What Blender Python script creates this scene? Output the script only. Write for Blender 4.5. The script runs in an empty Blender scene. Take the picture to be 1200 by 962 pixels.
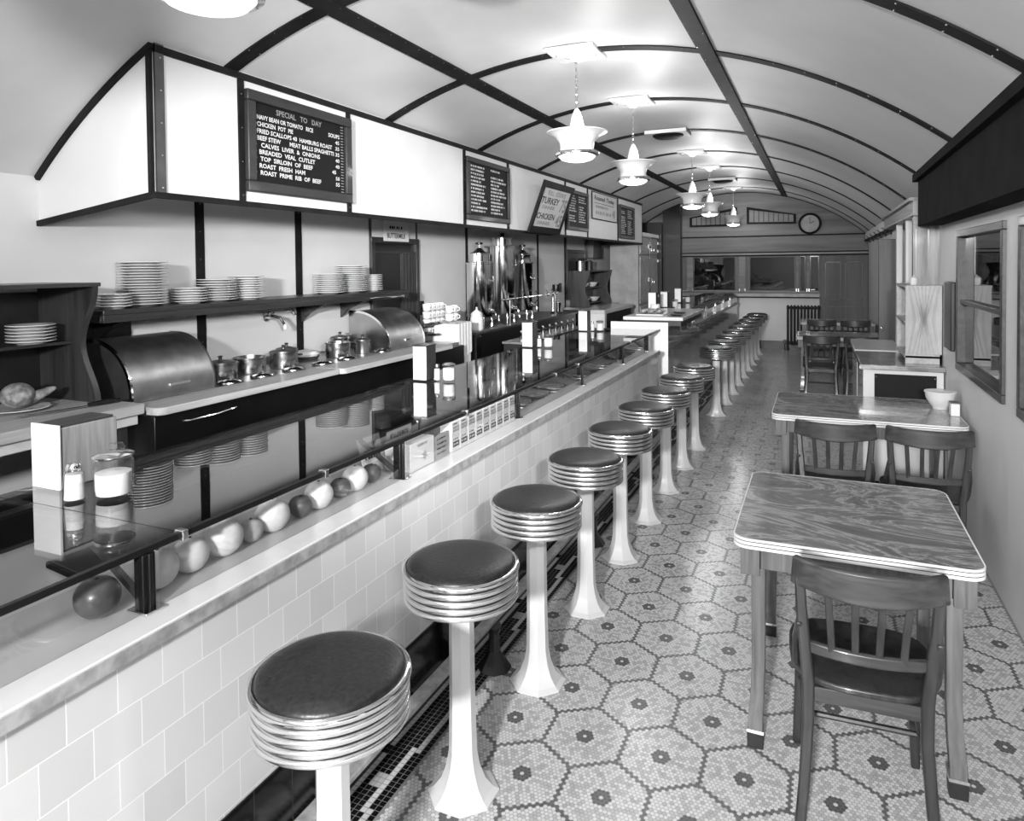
import bpy, math, random
from mathutils import Vector, Matrix
random.seed(7)
C = bpy.context.scene
COL = C.collection
PI = math.pi
R = math.radians

# ------------------------------------------------------------------ camera
def camera():
    H = 1.75
    f, yaw, pitch, roll, cx, cy = 817.34, 0.412683, 0.0257377, -0.010116, 602.78, 331.42
    c, s = math.cos(yaw), math.sin(yaw)
    r = Vector((c, s, 0)); fw = Vector((-s, c, 0)); u = Vector((0, 0, 1))
    f2 = fw * math.cos(pitch) - u * math.sin(pitch)
    u2 = u * math.cos(pitch) + fw * math.sin(pitch)
    cr, sr = math.cos(roll), math.sin(roll)
    r3 = r * cr + u2 * sr; u3 = u2 * cr - r * sr
    cam = bpy.data.cameras.new('camera'); o = bpy.data.objects.new('camera', cam); COL.objects.link(o)
    m = Matrix((r3, u3, -f2)).transposed().to_4x4(); m.translation = (0, 0, H)
    o.matrix_world = m
    cam.sensor_fit = 'HORIZONTAL'; cam.sensor_width = 36; cam.lens = 36 * f / 1200
    cam.shift_x = (600 - cx) / 1200; cam.shift_y = (cy - 481) / 1200
    cam.clip_start = 0.02; cam.clip_end = 100
    C.camera = o
camera()

# ------------------------------------------------------------------ materials
def lin(v):
    return v / 12.92 if v <= 0.04045 else ((v + 0.055) / 1.055) ** 2.4
MATS = {}
def nt(name):
    m = bpy.data.materials.new(name); m.use_nodes = True
    t = m.node_tree; b = t.nodes['Principled BSDF']
    MATS[name] = m
    return m, t, b
def setc(b, v, rough=0.5, metal=0.0, spec=0.5, coat=0.0):
    l = lin(v); b.inputs['Base Color'].default_value = (l, l, l, 1)
    b.inputs['Roughness'].default_value = rough; b.inputs['Metallic'].default_value = metal
    b.inputs['Specular IOR Level'].default_value = spec
    b.inputs['Coat Weight'].default_value = coat; b.inputs['Coat Roughness'].default_value = 0.08
def noise_col(t, b, v0, v1, scale=(1, 1, 1), ns=5.0, detail=4, dist=0.0, lo=0.3, hi=0.7, bump=0.0, rough_mix=None):
    N = t.nodes; L = t.links
    tc = N.new('ShaderNodeTexCoord'); mp = N.new('ShaderNodeMapping'); mp.inputs['Scale'].default_value = scale
    L.new(tc.outputs['Object'], mp.inputs['Vector'])
    n = N.new('ShaderNodeTexNoise'); n.inputs['Scale'].default_value = ns; n.inputs['Detail'].default_value = detail
    n.inputs['Distortion'].default_value = dist
    L.new(mp.outputs['Vector'], n.inputs['Vector'])
    cr = N.new('ShaderNodeValToRGB'); cr.color_ramp.elements[0].position = lo; cr.color_ramp.elements[1].position = hi
    a, c = lin(v0), lin(v1)
    cr.color_ramp.elements[0].color = (a, a, a, 1); cr.color_ramp.elements[1].color = (c, c, c, 1)
    L.new(n.outputs['Fac'], cr.inputs['Fac']); L.new(cr.outputs['Color'], b.inputs['Base Color'])
    if bump:
        bp = N.new('ShaderNodeBump'); bp.inputs['Strength'].default_value = bump; bp.inputs['Distance'].default_value = 0.003
        L.new(n.outputs['Fac'], bp.inputs['Height']); L.new(bp.outputs['Normal'], b.inputs['Normal'])
    return cr
def flat(name, v, rough=0.5, metal=0.0, spec=0.5, coat=0.0, var=0.03, ns=6.0, bump=0.0):
    m, t, b = nt(name); setc(b, v, rough, metal, spec, coat)
    noise_col(t, b, max(0, v - var), min(1, v + var), ns=ns, bump=bump)
    return m
def wood(name, v0, v1, axis=1, rough=0.4, coat=0.3, freq=30.0):
    m, t, b = nt(name); setc(b, v0, rough, 0, 0.5, coat)
    sc = [freq, freq, freq]; sc[axis] = freq * 0.06
    noise_col(t, b, v0, v1, scale=tuple(sc), ns=1.0, detail=6, dist=0.6, lo=0.28, hi=0.72, bump=0.08)
    return m
M = MATS
flat('white_enamel', 0.83, 0.45, spec=0.35, var=0.012, ns=3)
flat('ceiling_enamel', 0.80, 0.50, spec=0.4, var=0.02, ns=2)
flat('black_strip', 0.10, 0.6, spec=0.12, var=0.03)
flat('dark_paint', 0.10, 0.4, var=0.02)
flat('black', 0.06, 0.35, var=0.01)
flat('porcelain', 0.86, 0.12, coat=0.5, var=0.01)
flat('china', 0.86, 0.2, coat=0.4, var=0.01)
flat('vinyl', 0.11, 0.38, spec=0.5, var=0.05, ns=90, bump=0.35)
flat('chrome', 0.92, 0.12, 1.0, var=0.01)
flat('satin_chrome', 0.93, 0.24, 1.0, var=0.01)
flat('steel', 0.66, 0.24, 1.0, var=0.04, ns=10)
flat('brushed_steel', 0.72, 0.36, 1.0, var=0.06, ns=12)
flat('dull_metal', 0.38, 0.42, 0.8, var=0.05)
flat('cast_iron', 0.17, 0.45, 0.2, var=0.03)
flat('grey_marble', 0.56, 0.35, var=0.09, ns=25)
flat('white_marble', 0.78, 0.25, coat=0.3, var=0.012, ns=12)
flat('case_metal', 0.07, 0.35, spec=0.25, var=0.01)
flat('fruit_pale', 0.82, 0.45, var=0.05, ns=30, bump=0.15)
flat('fruit_mid', 0.66, 0.4, var=0.06, ns=30, bump=0.15)
flat('fruit_dark', 0.30, 0.35, coat=0.3, var=0.07, ns=25, bump=0.1)
flat('sugar', 0.93, 0.8, var=0.01)
flat('paper', 0.87, 0.7, var=0.01)
flat('card_grey', 0.62, 0.6, var=0.04)
flat('card_pale', 0.76, 0.6, var=0.02)
flat('ink', 0.10, 0.7, var=0.01)
flat('letter_white', 0.80, 0.5, var=0.005)
flat('letter_grey', 0.50, 0.6, var=0.02)
flat('cloth_white', 0.88, 0.85, var=0.02, ns=20, bump=0.2)
flat('curtain_cloth', 0.70, 0.6, var=0.04)
flat('pie_crust', 0.48, 0.7, var=0.14, ns=40, bump=0.4)
flat('dark_board', 0.05, 0.6, spec=0.2, var=0.012)
wood('frame_wood', 0.09, 0.15, 1, 0.5, 0.05, 26)
flat('roast', 0.45, 0.5, var=0.2, ns=30, bump=0.5)
flat('grey_base', 0.36, 0.6, var=0.03)
wood('dark_wood', 0.12, 0.23, 1, 0.4, 0.15, 26)
wood('dark_wood_z', 0.12, 0.23, 2, 0.4, 0.15, 26)
wood('chair_wood', 0.11, 0.23, 2, 0.38, 0.25, 40)
wood('chair_wood_x', 0.12, 0.27, 0, 0.35, 0.3, 40)
wood('light_wood', 0.60, 0.74, 1, 0.5, 0.05, 30)
wood('table_wood', 0.30, 0.46, 2, 0.45, 0.1, 40)
wood('board_wood', 0.40, 0.56, 2, 0.5, 0.1, 60)
wood('wall_wood', 0.30, 0.46, 0, 0.5, 0.0, 8)
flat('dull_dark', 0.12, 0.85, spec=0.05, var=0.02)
flat('vent_grey', 0.47, 0.6, var=0.03)
wood('panel_wood', 0.20, 0.36, 2, 0.5, 0.0, 8)

# swirled linoleum of the table tops
m, t, b = nt('swirl_top'); setc(b, 0.4, 0.22, coat=0.4)
N, L = t.nodes, t.links
tc = N.new('ShaderNodeTexCoord'); mp = N.new('ShaderNodeMapping'); mp.inputs['Scale'].default_value = (.42, 1.15, 1); mp.inputs['Rotation'].default_value = (0, 0, R(24))
L.new(tc.outputs['Object'], mp.inputs['Vector'])
n1 = N.new('ShaderNodeTexNoise'); n1.inputs['Scale'].default_value = 3.2; n1.inputs['Detail'].default_value = 8; n1.inputs['Roughness'].default_value = 0.65; n1.inputs['Distortion'].default_value = 3.4
L.new(mp.outputs['Vector'], n1.inputs['Vector'])
cr = N.new('ShaderNodeValToRGB'); e = cr.color_ramp.elements
for p, v in ((0.30, 0.34), (0.44, 0.42), (0.49, 0.66), (0.52, 0.46), (0.60, 0.40), (0.64, 0.60), (0.68, 0.46), (0.8, 0.52)):
    x = e.new(p); l_ = lin(v); x.color = (l_, l_, l_, 1)
e.remove(e[0]); e.remove(e[-1])
L.new(n1.outputs['Fac'], cr.inputs['Fac']); L.new(cr.outputs['Color'], b.inputs['Base Color'])

# wall tile (running bond) for faces whose plane is YZ / XZ
def tilemat(name, v, vg, w, h, plane='YZ', z0=0.0, rough=0.12, var=0.03, squash=0.5):
    m, t, b = nt(name); setc(b, v, rough, coat=0.3)
    N, L = t.nodes, t.links
    g = N.new('ShaderNodeNewGeometry'); s = N.new('ShaderNodeSeparateXYZ'); L.new(g.outputs['Position'], s.inputs[0])
    cb = N.new('ShaderNodeCombineXYZ')
    L.new(s.outputs['Y' if plane == 'YZ' else 'X'], cb.inputs[0])
    ad = N.new('ShaderNodeMath'); ad.operation = 'SUBTRACT'; ad.inputs[1].default_value = z0 - 10 * h
    L.new(s.outputs['Z'], ad.inputs[0]); L.new(ad.outputs[0], cb.inputs[1])
    br = N.new('ShaderNodeTexBrick'); br.offset = squash
    for k, x in (('Scale', 1.0), ('Brick Width', w), ('Row Height', h), ('Mortar Size', 0.0016), ('Mortar Smooth', 0.2), ('Bias', 0.0)):
        br.inputs[k].default_value = x
    a, c, d = lin(v - var), lin(v + var), lin(vg)
    br.inputs['Color1'].default_value = (a, a, a, 1); br.inputs['Color2'].default_value = (c, c, c, 1); br.inputs['Mortar'].default_value = (d, d, d, 1)
    L.new(cb.outputs[0], br.inputs['Vector']); L.new(br.outputs['Color'], b.inputs['Base Color'])
    bp = N.new('ShaderNodeBump'); bp.inputs['Strength'].default_value = 0.25; bp.inputs['Distance'].default_value = 0.002; bp.invert = True
    L.new(br.outputs['Fac'], bp.inputs['Height']); L.new(bp.outputs['Normal'], b.inputs['Normal'])
    return m
tilemat('counter_tile', 0.77, 0.88, 0.1166, 0.1117, z0=0.866)
tilemat('black_tile', 0.06, 0.22, 0.152, 0.5, z0=-0.2, var=0.01)
tilemat('end_tile', 0.80, 0.70, 0.108, 0.108, plane='XZ')

# clear glass: transparent with a glancing reflection (Schlick)
def glassmat(name, tint=0.9, base=0.045, rough=0.0, power=5.0, gain=0.96):
    m = bpy.data.materials.new(name); m.use_nodes = True; t = m.node_tree; N, L = t.nodes, t.links
    N.clear(); MATS[name] = m
    o = N.new('ShaderNodeOutputMaterial'); mx = N.new('ShaderNodeMixShader'); tr = N.new('ShaderNodeBsdfTransparent'); gl = N.new('ShaderNodeBsdfAnisotropic')
    gl.inputs['Roughness'].default_value = rough; tr.inputs['Color'].default_value = (tint, tint, tint, 1)
    gl.inputs['Color'].default_value = (1, 1, 1, 1)
    lw = N.new('ShaderNodeLayerWeight'); lw.inputs['Blend'].default_value = 0.5
    pw = N.new('ShaderNodeMath'); pw.operation = 'POWER'; pw.inputs[1].default_value = power
    ma = N.new('ShaderNodeMath'); ma.operation = 'MULTIPLY_ADD'; ma.inputs[1].default_value = gain; ma.inputs[2].default_value = base
    L.new(lw.outputs['Facing'], pw.inputs[0]); L.new(pw.outputs[0], ma.inputs[0]); L.new(ma.outputs[0], mx.inputs[0])
    L.new(tr.outputs[0], mx.inputs[1]); L.new(gl.outputs[0], mx.inputs[2]); L.new(mx.outputs[0], o.inputs[0])
    return m
glassmat('plate_glass', 0.72, 0.055, gain=0.8, power=3.6)
glassmat('clear_glass', 0.93, 0.04)
glassmat('window_glass', 0.5, 0.06)

def emit(name, v, strength, rough=0.3):
    m, t, b = nt(name); setc(b, v, rough)
    l_ = lin(v); b.inputs['Emission Color'].default_value = (l_, l_, l_, 1); b.inputs['Emission Strength'].default_value = strength
    return m
emit('lamp_lens', 0.95, 0.6); emit('opal_glass', 0.78, 0.16)

# ------------------------------------------------------------------ mesh building
class MB:
    def __init__(s): s.v = []; s.f = []; s.mi = []; s.ms = []
    def add(s, vs, fs, mat=None):
        o = len(s.v); s.v += [tuple(x) for x in vs]
        if mat is not None and mat not in s.ms: s.ms.append(mat)
        k = s.ms.index(mat) if mat is not None else 0
        for f in fs: s.f.append([i + o for i in f]); s.mi.append(k)
        return s
    def box(s, x0, x1, y0, y1, z0, z1, mat=None):
        x0, x1 = min(x0, x1), max(x0, x1); y0, y1 = min(y0, y1), max(y0, y1); z0, z1 = min(z0, z1), max(z0, z1)
        vs = [(x0, y0, z0), (x1, y0, z0), (x1, y1, z0), (x0, y1, z0), (x0, y0, z1), (x1, y0, z1), (x1, y1, z1), (x0, y1, z1)]
        return s.add(vs, [(0, 3, 2, 1), (4, 5, 6, 7), (0, 1, 5, 4), (1, 2, 6, 5), (2, 3, 7, 6), (3, 0, 4, 7)], mat)
    def lathe(s, prof, n=24, c=(0, 0, 0), a0=0.0, mat=None, axis='Z', sx=1.0, sy=1.0):
        vs = []; fs = []; k = len(prof)
        for i in range(n):
            a = a0 + 2 * PI * i / n
            for r, z in prof:
                x, y = r * math.cos(a) * sx, r * math.sin(a) * sy
                if axis == 'Z': p = (x, y, z)
                elif axis == 'Y': p = (x, z, y)
                else: p = (z, x, y)
                vs.append((p[0] + c[0], p[1] + c[1], p[2] + c[2]))
        for i in range(n):
            j = (i + 1) % n
            for q in range(k - 1):
                f = [i * k + q, j * k + q, j * k + q + 1, i * k + q + 1]
                if axis == 'Y': f.reverse()
                fs.append(f)
        if prof[0][0] > 1e-6:
            f = [i * k for i in range(n)]; fs.append(f if axis == 'Y' else f[::-1])
        if prof[-1][0] > 1e-6:
            f = [i * k + k - 1 for i in range(n)]; fs.append(f[::-1] if axis == 'Y' else f)
        return s.add(vs, fs, mat)
    def cyl(s, c, r, h, n=20, axis='Z', mat=None):
        return s.lathe([(r, 0), (r, h)], n, c, axis=axis, mat=mat)
    def tube(s, pts, r, n=8, mat=None, closed=False):
        pts = [Vector(p) for p in pts]; rs = r if isinstance(r, (list, tuple)) else [r] * len(pts)
        vs = []; fs = []; up = None; K = len(pts)
        for i, p in enumerate(pts):
            if closed: d = pts[(i + 1) % K] - pts[i - 1]
            else: d = pts[min(i + 1, K - 1)] - pts[max(i - 1, 0)]
            d.normalize()
            if up is None:
                up = Vector((0, 0, 1)) if abs(d.z) < 0.9 else Vector((1, 0, 0))
            a = d.cross(up).normalized(); b_ = a.cross(d).normalized(); up = b_
            for j in range(n):
                t_ = 2 * PI * j / n
                vs.append(p + a * (rs[i] * math.cos(t_)) + b_ * (rs[i] * math.sin(t_)))
        for i in range(K if closed else K - 1):
            q = (i + 1) % K
            for j in range(n):
                k = (j + 1) % n
                fs.append((i * n + j, q * n + j, q * n + k, i * n + k))
        if not closed:
            fs.append(list(range(n))); fs.append([(K - 1) * n + j for j in range(n)][::-1])
        return s.add(vs, fs, mat)
    def sweep(s, pts, w, h, wdir, mat=None):
        """rectangular bar along pts; w across wdir, h across the other direction"""
        pts = [Vector(p) for p in pts]; vs = []; fs = []; K = len(pts)
        ws = w if isinstance(w, (list, tuple)) else [w] * K; hs = h if isinstance(h, (list, tuple)) else [h] * K
        for i, p in enumerate(pts):
            d = (pts[min(i + 1, K - 1)] - pts[max(i - 1, 0)]).normalized()
            wd = Vector(wdir[i]) if isinstance(wdir, list) else Vector(wdir)
            a = (wd - d * wd.dot(d)).normalized(); b_ = d.cross(a).normalized()
            for x, y in ((-1, -1), (1, -1), (1, 1), (-1, 1)):
                vs.append(p + a * (x * ws[i] / 2) + b_ * (y * hs[i] / 2))
        for i in range(K - 1):
            for j in range(4):
                k = (j + 1) % 4
                fs.append((i * 4 + j, i * 4 + k, (i + 1) * 4 + k, (i + 1) * 4 + j))
        fs.append((3, 2, 1, 0)); o = (K - 1) * 4; fs.append((o, o + 1, o + 2, o + 3))
        return s.add(vs, fs, mat)
    def prism(s, poly, ax, a0, a1, mat=None):
        """extrude polygon (2D pts) along axis ax"""
        n = len(poly)
        def P(p, t_):
            if ax == 'X': return (t_, p[0], p[1])
            if ax == 'Y': return (p[0], t_, p[1])
            return (p[0], p[1], t_)
        vs = [P(p, a0) for p in poly] + [P(p, a1) for p in poly]
        fs = [list(range(n))[::-1], [n + i for i in range(n)]]
        for i in range(n):
            j = (i + 1) % n; fs.append((i, j, n + j, n + i))
        return s.add(vs, fs, mat)
    def ball(s, c, r, n=20, sz=1.0, mat=None):
        k = n // 2
        return s.lathe([(r * math.sin(PI * i / k) if 0 < i < k else 0.0, -r * sz * math.cos(PI * i / k)) for i in range(k + 1)], n, c, mat=mat)
    def build(s, name, mat=None, parent=None, loc=None, smooth=35, bevel=0, world=True):
        off = Vector((0, 0, 0))
        if world and parent is not None:
            q = parent
            while q is not None: off += Vector(q.location); q = q.parent
        if parent is None and loc is not None: off = Vector(loc)
        me = bpy.data.meshes.new(name)
        me.from_pydata([(a - off.x, b_ - off.y, c - off.z) for a, b_, c in s.v], [], s.f)
        ms = s.ms if s.ms else [mat]
        for x in ms: me.materials.append(MATS[x if x else mat])
        if len(ms) > 1: me.polygons.foreach_set('material_index', s.mi)
        me.validate(); me.update()
        import bmesh
        bm = bmesh.new(); bm.from_mesh(me); bmesh.ops.recalc_face_normals(bm, faces=bm.faces); bm.to_mesh(me); bm.free()
        if smooth:
            me.shade_smooth(); me.set_sharp_from_angle(angle=R(smooth))
        o = bpy.data.objects.new(name, me); COL.objects.link(o)
        if parent is not None: o.parent = parent
        elif loc is not None: o.location = loc
        if bevel:
            b_ = o.modifiers.new('bevel', 'BEVEL'); b_.width = bevel; b_.segments = 2; b_.limit_method = 'ANGLE'; b_.angle_limit = R(40)
        return o
def thing(name, label, cat, loc=(0, 0, 0), group=None, rz=0):
    o = bpy.data.objects.new(name, None); COL.objects.link(o); o.location = loc; o.rotation_euler = (0, 0, rz)
    o.empty_display_size = 0.05
    return tag(o, label, cat, group)
def tag(o, label, cat, group=None, kind=None):
    o['label'] = label; o['category'] = cat
    if group: o['group'] = group
    if kind: o['kind'] = kind
    return o
def structure(o, label=None):
    o['kind'] = 'structure'
    if label: o['label'] = label
    return o
def dup(root, loc, rz=None, label=None):
    r = root.copy(); COL.objects.link(r); r.location = loc
    if rz is not None: r.rotation_euler = (0, 0, rz)
    if label: r['label'] = label
    for ch in list(root.children):
        c = ch.copy(); COL.objects.link(c); c.parent = r
        for g in list(ch.children):
            d = g.copy(); COL.objects.link(d); d.parent = c
    return r
ORD = ['first', 'second', 'third', 'fourth', 'fifth', 'sixth', 'seventh', 'eighth', 'ninth', 'tenth', 'eleventh', 'twelfth', 'thirteenth',
       'fourteenth', 'fifteenth', 'sixteenth', 'seventeenth', 'eighteenth', 'nineteenth', 'twentieth']

# text: lay a string into a box on a plane, as thin raised mesh
def text_mesh(s):
    cu = bpy.data.curves.new('t', 'FONT'); cu.body = s; cu.size = 1.0; cu.resolution_u = 2; cu.offset = 0.022
    o = bpy.data.objects.new('t', cu); COL.objects.link(o)
    bpy.context.view_layer.update()
    me = bpy.data.meshes.new_from_object(o.evaluated_get(bpy.context.evaluated_depsgraph_get()))
    vs = [tuple(v.co) for v in me.vertices]; fs = [list(p.vertices) for p in me.polygons]
    bpy.data.objects.remove(o); bpy.data.curves.remove(cu); bpy.data.meshes.remove(me)
    return vs, fs
def add_text(mb, s, origin, U, V, x, y, w, h, mat=None):
    vs, fs = text_mesh(s)
    if not vs: return
    x0 = min(v[0] for v in vs); x1 = max(v[0] for v in vs); y0 = min(v[1] for v in vs); y1 = max(v[1] for v in vs)
    U = Vector(U); V = Vector(V); O = Vector(origin)
    out = [O + U * (x + (v[0] - x0) / (x1 - x0) * w) + V * (y + (v[1] - y0) / (y1 - y0) * h) for v in vs]
    mb.add(out, fs, mat)
def strokes(mb, origin, U, V, x, y, w, h, rng, mat=None):
    """a row of small painted marks too small to read"""
    U = Vector(U); V = Vector(V); O = Vector(origin); p = x
    while p < x + w - 0.01:
        q = min(x + w, p + rng.uniform(0.35, 1.1) * h)
        a, b_ = y + rng.uniform(0, .15) * h, y + h
        mb.add([O + U * p + V * a, O + U * q + V * a, O + U * q + V * b_, O + U * p + V * b_], [(0, 1, 2, 3)], mat)
        p = q + rng.choice([0.25, 0.3, 0.9]) * h

# ------------------------------------------------------------------ the shell
XW, XR, YB, YF = -3.9, 0.86, 14.95, -2.6      # kitchen wall, window wall, far wall, wall behind the camera
AX, AZ, AR = -1.527, -0.325, 3.507            # arch of the ceiling
FX = -3.0                                     # fascia over the kitchen
def arch(x, dr=0.0): return AZ + math.sqrt((AR - dr) ** 2 - (x - AX) ** 2)

def make_floor():
    mb = MB()
    mb.add([(XW, YF, 0), (XR, YF, 0), (XR, YB, 0), (XW, YB, 0)], [(0, 1, 2, 3)], 'grout')
    NB = 20                                   # small tiles across one large hexagon
    px, py = 0.2815 / NB, 0.2645 / NB
    ox, oy = -0.514, 2.426
    z = 0.0012
    rng = random.Random(3); rnd = rng.random
    X0, X1 = -1.29, XR
    cosr = [(math.cos(PI / 6 + k * PI / 3), math.sin(PI / 6 + k * PI / 3)) for k in range(6)]
    q3 = 0.8660254
    j0, j1 = int((-0.4 - oy) / py), int((YB - oy) / py)
    V = mb.v; F = mb.f; MI = mb.mi
    for nm in ('tile_white', 'tile_pale', 'tile_mid', 'tile_dark', 'tile_black'): mb.ms.append(nm)
    rx, ry = px * 0.52, py * 0.60
    hexo = [(rx * a, ry * b_) for a, b_ in cosr]
    hb = NB / 2
    for j in range(j0, j1):
        yy = oy + j * py
        off = 0.5 if j % 2 else 0.0
        vv = j * q3
        J = round(vv / (NB * q3))
        i0 = int((X0 - ox) / px - off) + 1; i1 = int((X1 - ox) / px - off)
        for i in range(i0, i1):
            u = i + off
            x = ox + u * px
            best = None
            for JJ in (J - 1, J, J + 1):
                oo = hb if JJ % 2 else 0.0
                du = u - oo - NB * round((u - oo) / NB); dv = vv - JJ * NB * q3
                d2 = du * du + dv * dv
                if best is None or d2 < best[0] - 1e-6: best = (d2, du, dv)
            d2, du, dv = best
            p1, p2, p3 = du, du * .5 + dv * q3, -du * .5 + dv * q3
            d = math.sqrt(d2)
            if max(p1, p2, p3) > hb - .1 or min(p1, p2, p3) < -hb + .6: k = 3
            elif d < .7: k = 1
            elif d < 2.2: k = 4
            else:
                # six rays of grey tiles and scattered pale ones on white
                perp = min(abs(dv), abs(-du * q3 + dv * .5), abs(du * q3 + dv * .5))
                if 3.5 < d < 8.5 and 0.8 < perp < 2.0: k = 2 if rnd() < .6 else 1
                else: k = 1 if rnd() < 0.82 else 2
            o = len(V)
            for a, b_ in hexo: V.append((x + a, yy + b_, z))
            F.append([o, o + 1, o + 2, o + 3, o + 4, o + 5]); MI.append(k)
    # border along the counter: black squares with a stepped white line and pale blocks
    q = 0.0215
    nx = 7; XB0 = -1.44
    for jj in range(int(-0.4 / q), int(YB / q)):
        for ii in range(nx):
            x0 = XB0 + ii * q; y0 = jj * q
            ph = jj % 28; k = 5
            if ii == 0: k = 1 if ph not in (12, 13) else 5
            step = 4 if ph < 14 else 5
            if ii == step: k = 1
            if ph in (0, 14) and ii in (4, 5): k = 1
            if ii in (2, 3) and ph in (5, 6, 7): k = 2
            
            g = 0.0012
            o = len(V)
            V += [(x0 + g, y0 + g, z), (x0 + q - g, y0 + g, z), (x0 + q - g, y0 + q - g, z), (x0 + g, y0 + q - g, z)]
            F.append([o, o + 1, o + 2, o + 3]); MI.append(k)
    me = bpy.data.meshes.new('floor'); me.from_pydata(V, [], F)
    for x in mb.ms: me.materials.append(MATS[x])
    me.polygons.foreach_set('material_index', MI); me.update()
    o = bpy.data.objects.new('floor', me); COL.objects.link(o); structure(o)
flat('grout', 0.52, 0.7, var=0.03)
flat('tile_white', 0.84, 0.22, var=0.02, ns=40); flat('tile_pale', 0.73, 0.25, var=0.04, ns=30)
flat('tile_mid', 0.40, 0.28, var=0.05, ns=30); flat('tile_dark', 0.36, 0.3, var=0.03, ns=30)
MATS['tile_black'] = M['black_tile_floor'] if 'black_tile_floor' in M else flat('black_tile_floor', 0.08, 0.25, var=.02)
# order used in make_floor: 0 grout, 1 white, 2 pale, 3 mid, 4 dark, 5 black
make_floor()

# ceiling: barrel of enamelled sheets, strips are separate trims
def make_ceiling():
    mb = MB(); n = 48
    a_l = math.atan2(arch(XW - 0.05) - AZ, XW - 0.05 - AX); a_r = math.atan2(arch(XR + 0.05) - AZ, XR + 0.05 - AX)
    inn = []; out = []
    for i in range(n + 1):
        a = a_l + (a_r - a_l) * i / n
        inn.append((AX + AR * math.cos(a), AZ + AR * math.sin(a))); out.append((AX + (AR + .06) * math.cos(a), AZ + (AR + .06) * math.sin(a)))
    mb.prism(inn + out[::-1], 'Y', YF, YB + 0.1)
    structure(mb.build('ceiling', 'ceiling_enamel'))
make_ceiling()
TR = [0]
def trim(mb, mat, smooth=35):
    TR[0] += 1
    return structure(mb.build('trim_%d' % TR[0], mat, smooth=smooth))
RIBS = [-1.7, -0.15, 1.4, 2.95, 4.5, 6.05, 7.6, 9.15, 10.7, 12.25, 13.8, 14.9]
for y in RIBS:
    mb = MB(); x_l = XW if y < 2.5 or y > 12.7 else FX
    a_l = math.atan2(arch(x_l) - AZ, x_l - AX); a_r = math.atan2(arch(XR) - AZ, XR - AX); n = 44
    A = [a_l + (a_r - a_l) * i / n for i in range(n + 1)]
    poly = [(AX + (AR - .008) * math.cos(a), AZ + (AR - .008) * math.sin(a)) for a in A] + [(AX + (AR + .02) * math.cos(a), AZ + (AR + .02) * math.sin(a)) for a in A[::-1]]
    mb.prism(poly, 'Y', y - .05, y + .05, 'black_strip')
    if y < 9:
        for i in range(1, 22):     # screw heads in pairs
            a = a_l + (a_r - a_l) * i / 22
            for s_ in (-.04, .04):
                mb.ball((AX + (AR - .008) * math.cos(a), y + s_, AZ + (AR - .008) * math.sin(a)), .0045, 6, mat='chrome')
    trim(mb, 'black_strip')
for xc in (-2.315, -0.64):
    mb = MB(); a = math.atan2(arch(xc) - AZ, xc - AX)
    t_ = Vector((-math.sin(a), 0, math.cos(a))); r_ = Vector((math.cos(a), 0, math.sin(a)))
    c_ = Vector((AX, 0, AZ)) + r_ * AR
    p = [c_ + t_ * w - r_ * d for w, d in ((-.052, -.01), (.052, -.01), (.052, .015), (-.052, .015))]
    mb.prism([(q.x, q.z) for q in p], 'Y', YF, YB - 0.02, 'black_strip')
    for k in range(60):
        y = 0.5 + k * .155
        for w in (-.04, .04):
            q = c_ + t_ * w - r_ * .015
            mb.ball((q.x, y, q.z), .004, 6, mat='chrome')
    trim(mb, 'black_strip')

# kitchen wall
mb = MB(); mb.box(XW - .1, XW, YF, YB + .1, 0, 2.30); structure(mb.build('wall_left', 'white_enamel'))
# window wall
mb = MB()
WIN = [(-2.2, -0.9), (-0.6, 0.7), (1.0, 2.3), (2.6, 3.9), (4.2, 5.5)]
ys = [YF] + [v for w_ in WIN for v in w_] + [YB + .1]
mb.box(XR, XR + .1, YF, YB + .1, 0, 1.02); mb.box(XR, XR + .1, YF, YB + .1, 1.95, 2.46)
for k in range(0, len(ys), 2): mb.box(XR, XR + .1, ys[k], ys[k + 1], 1.02, 1.95)
structure(mb.build('wall_right', 'white_enamel', smooth=0))
# wall behind the camera
mb = MB(); mb.box(XW - .1, XR + .1, YF - .1, YF, 0, 3.3); structure(mb.build('wall_front', 'white_enamel'))
# far wall (window openings cut out)
FW = [(-2.44, -1.58), (-1.315, -0.443), (-0.365, -0.255), (-0.178, -0.01)]
mb = MB()
mb.box(XW, XR + .1, YB, YB + .1, 1.87, 3.3, 'wall_wood'); 
mb.box(-2.7, 0.0, YB, YB + .1, 0, 1.17, 'white_enamel'); mb.box(XW, -2.7, YB, YB + .1, 0, 1.87, 'black'); mb.box(0.0, XR + .1, YB, YB + .1, 0, 1.87, 'panel_wood')
xs = [-2.7] + [v for w_ in FW for v in w_] + [0.0]
for k in range(0, len(xs), 2): mb.box(xs[k], xs[k + 1], YB, YB + .1, 1.17, 1.87, 'panel_wood')
structure(mb.build('wall_back', 'wall_wood', smooth=0))
for i, (a, b_) in enumerate(FW):
    o = structure(bpy.data.objects.new('window_%d' % (i + 1), None)); COL.objects.link(o); o.location = ((a + b_) / 2, YB, 1.17)
    mb = MB(); w = 0.02
    mb.box(a, b_, YB - .012, YB + .05, 1.17, 1.17 + w); mb.box(a, b_, YB - .012, YB + .05, 1.87 - w, 1.87)
    mb.box(a, a + w, YB - .012, YB + .05, 1.17 + w, 1.87 - w); mb.box(b_ - w, b_, YB - .012, YB + .05, 1.17 + w, 1.87 - w)
    mb.build('window_frame', 'dark_wood_z', o, bevel=.004)
    mb = MB(); mb.box(a + w, b_ - w, YB + .02, YB + .026, 1.17 + w, 1.87 - w); mb.build('pane', 'window_glass', o)
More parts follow.
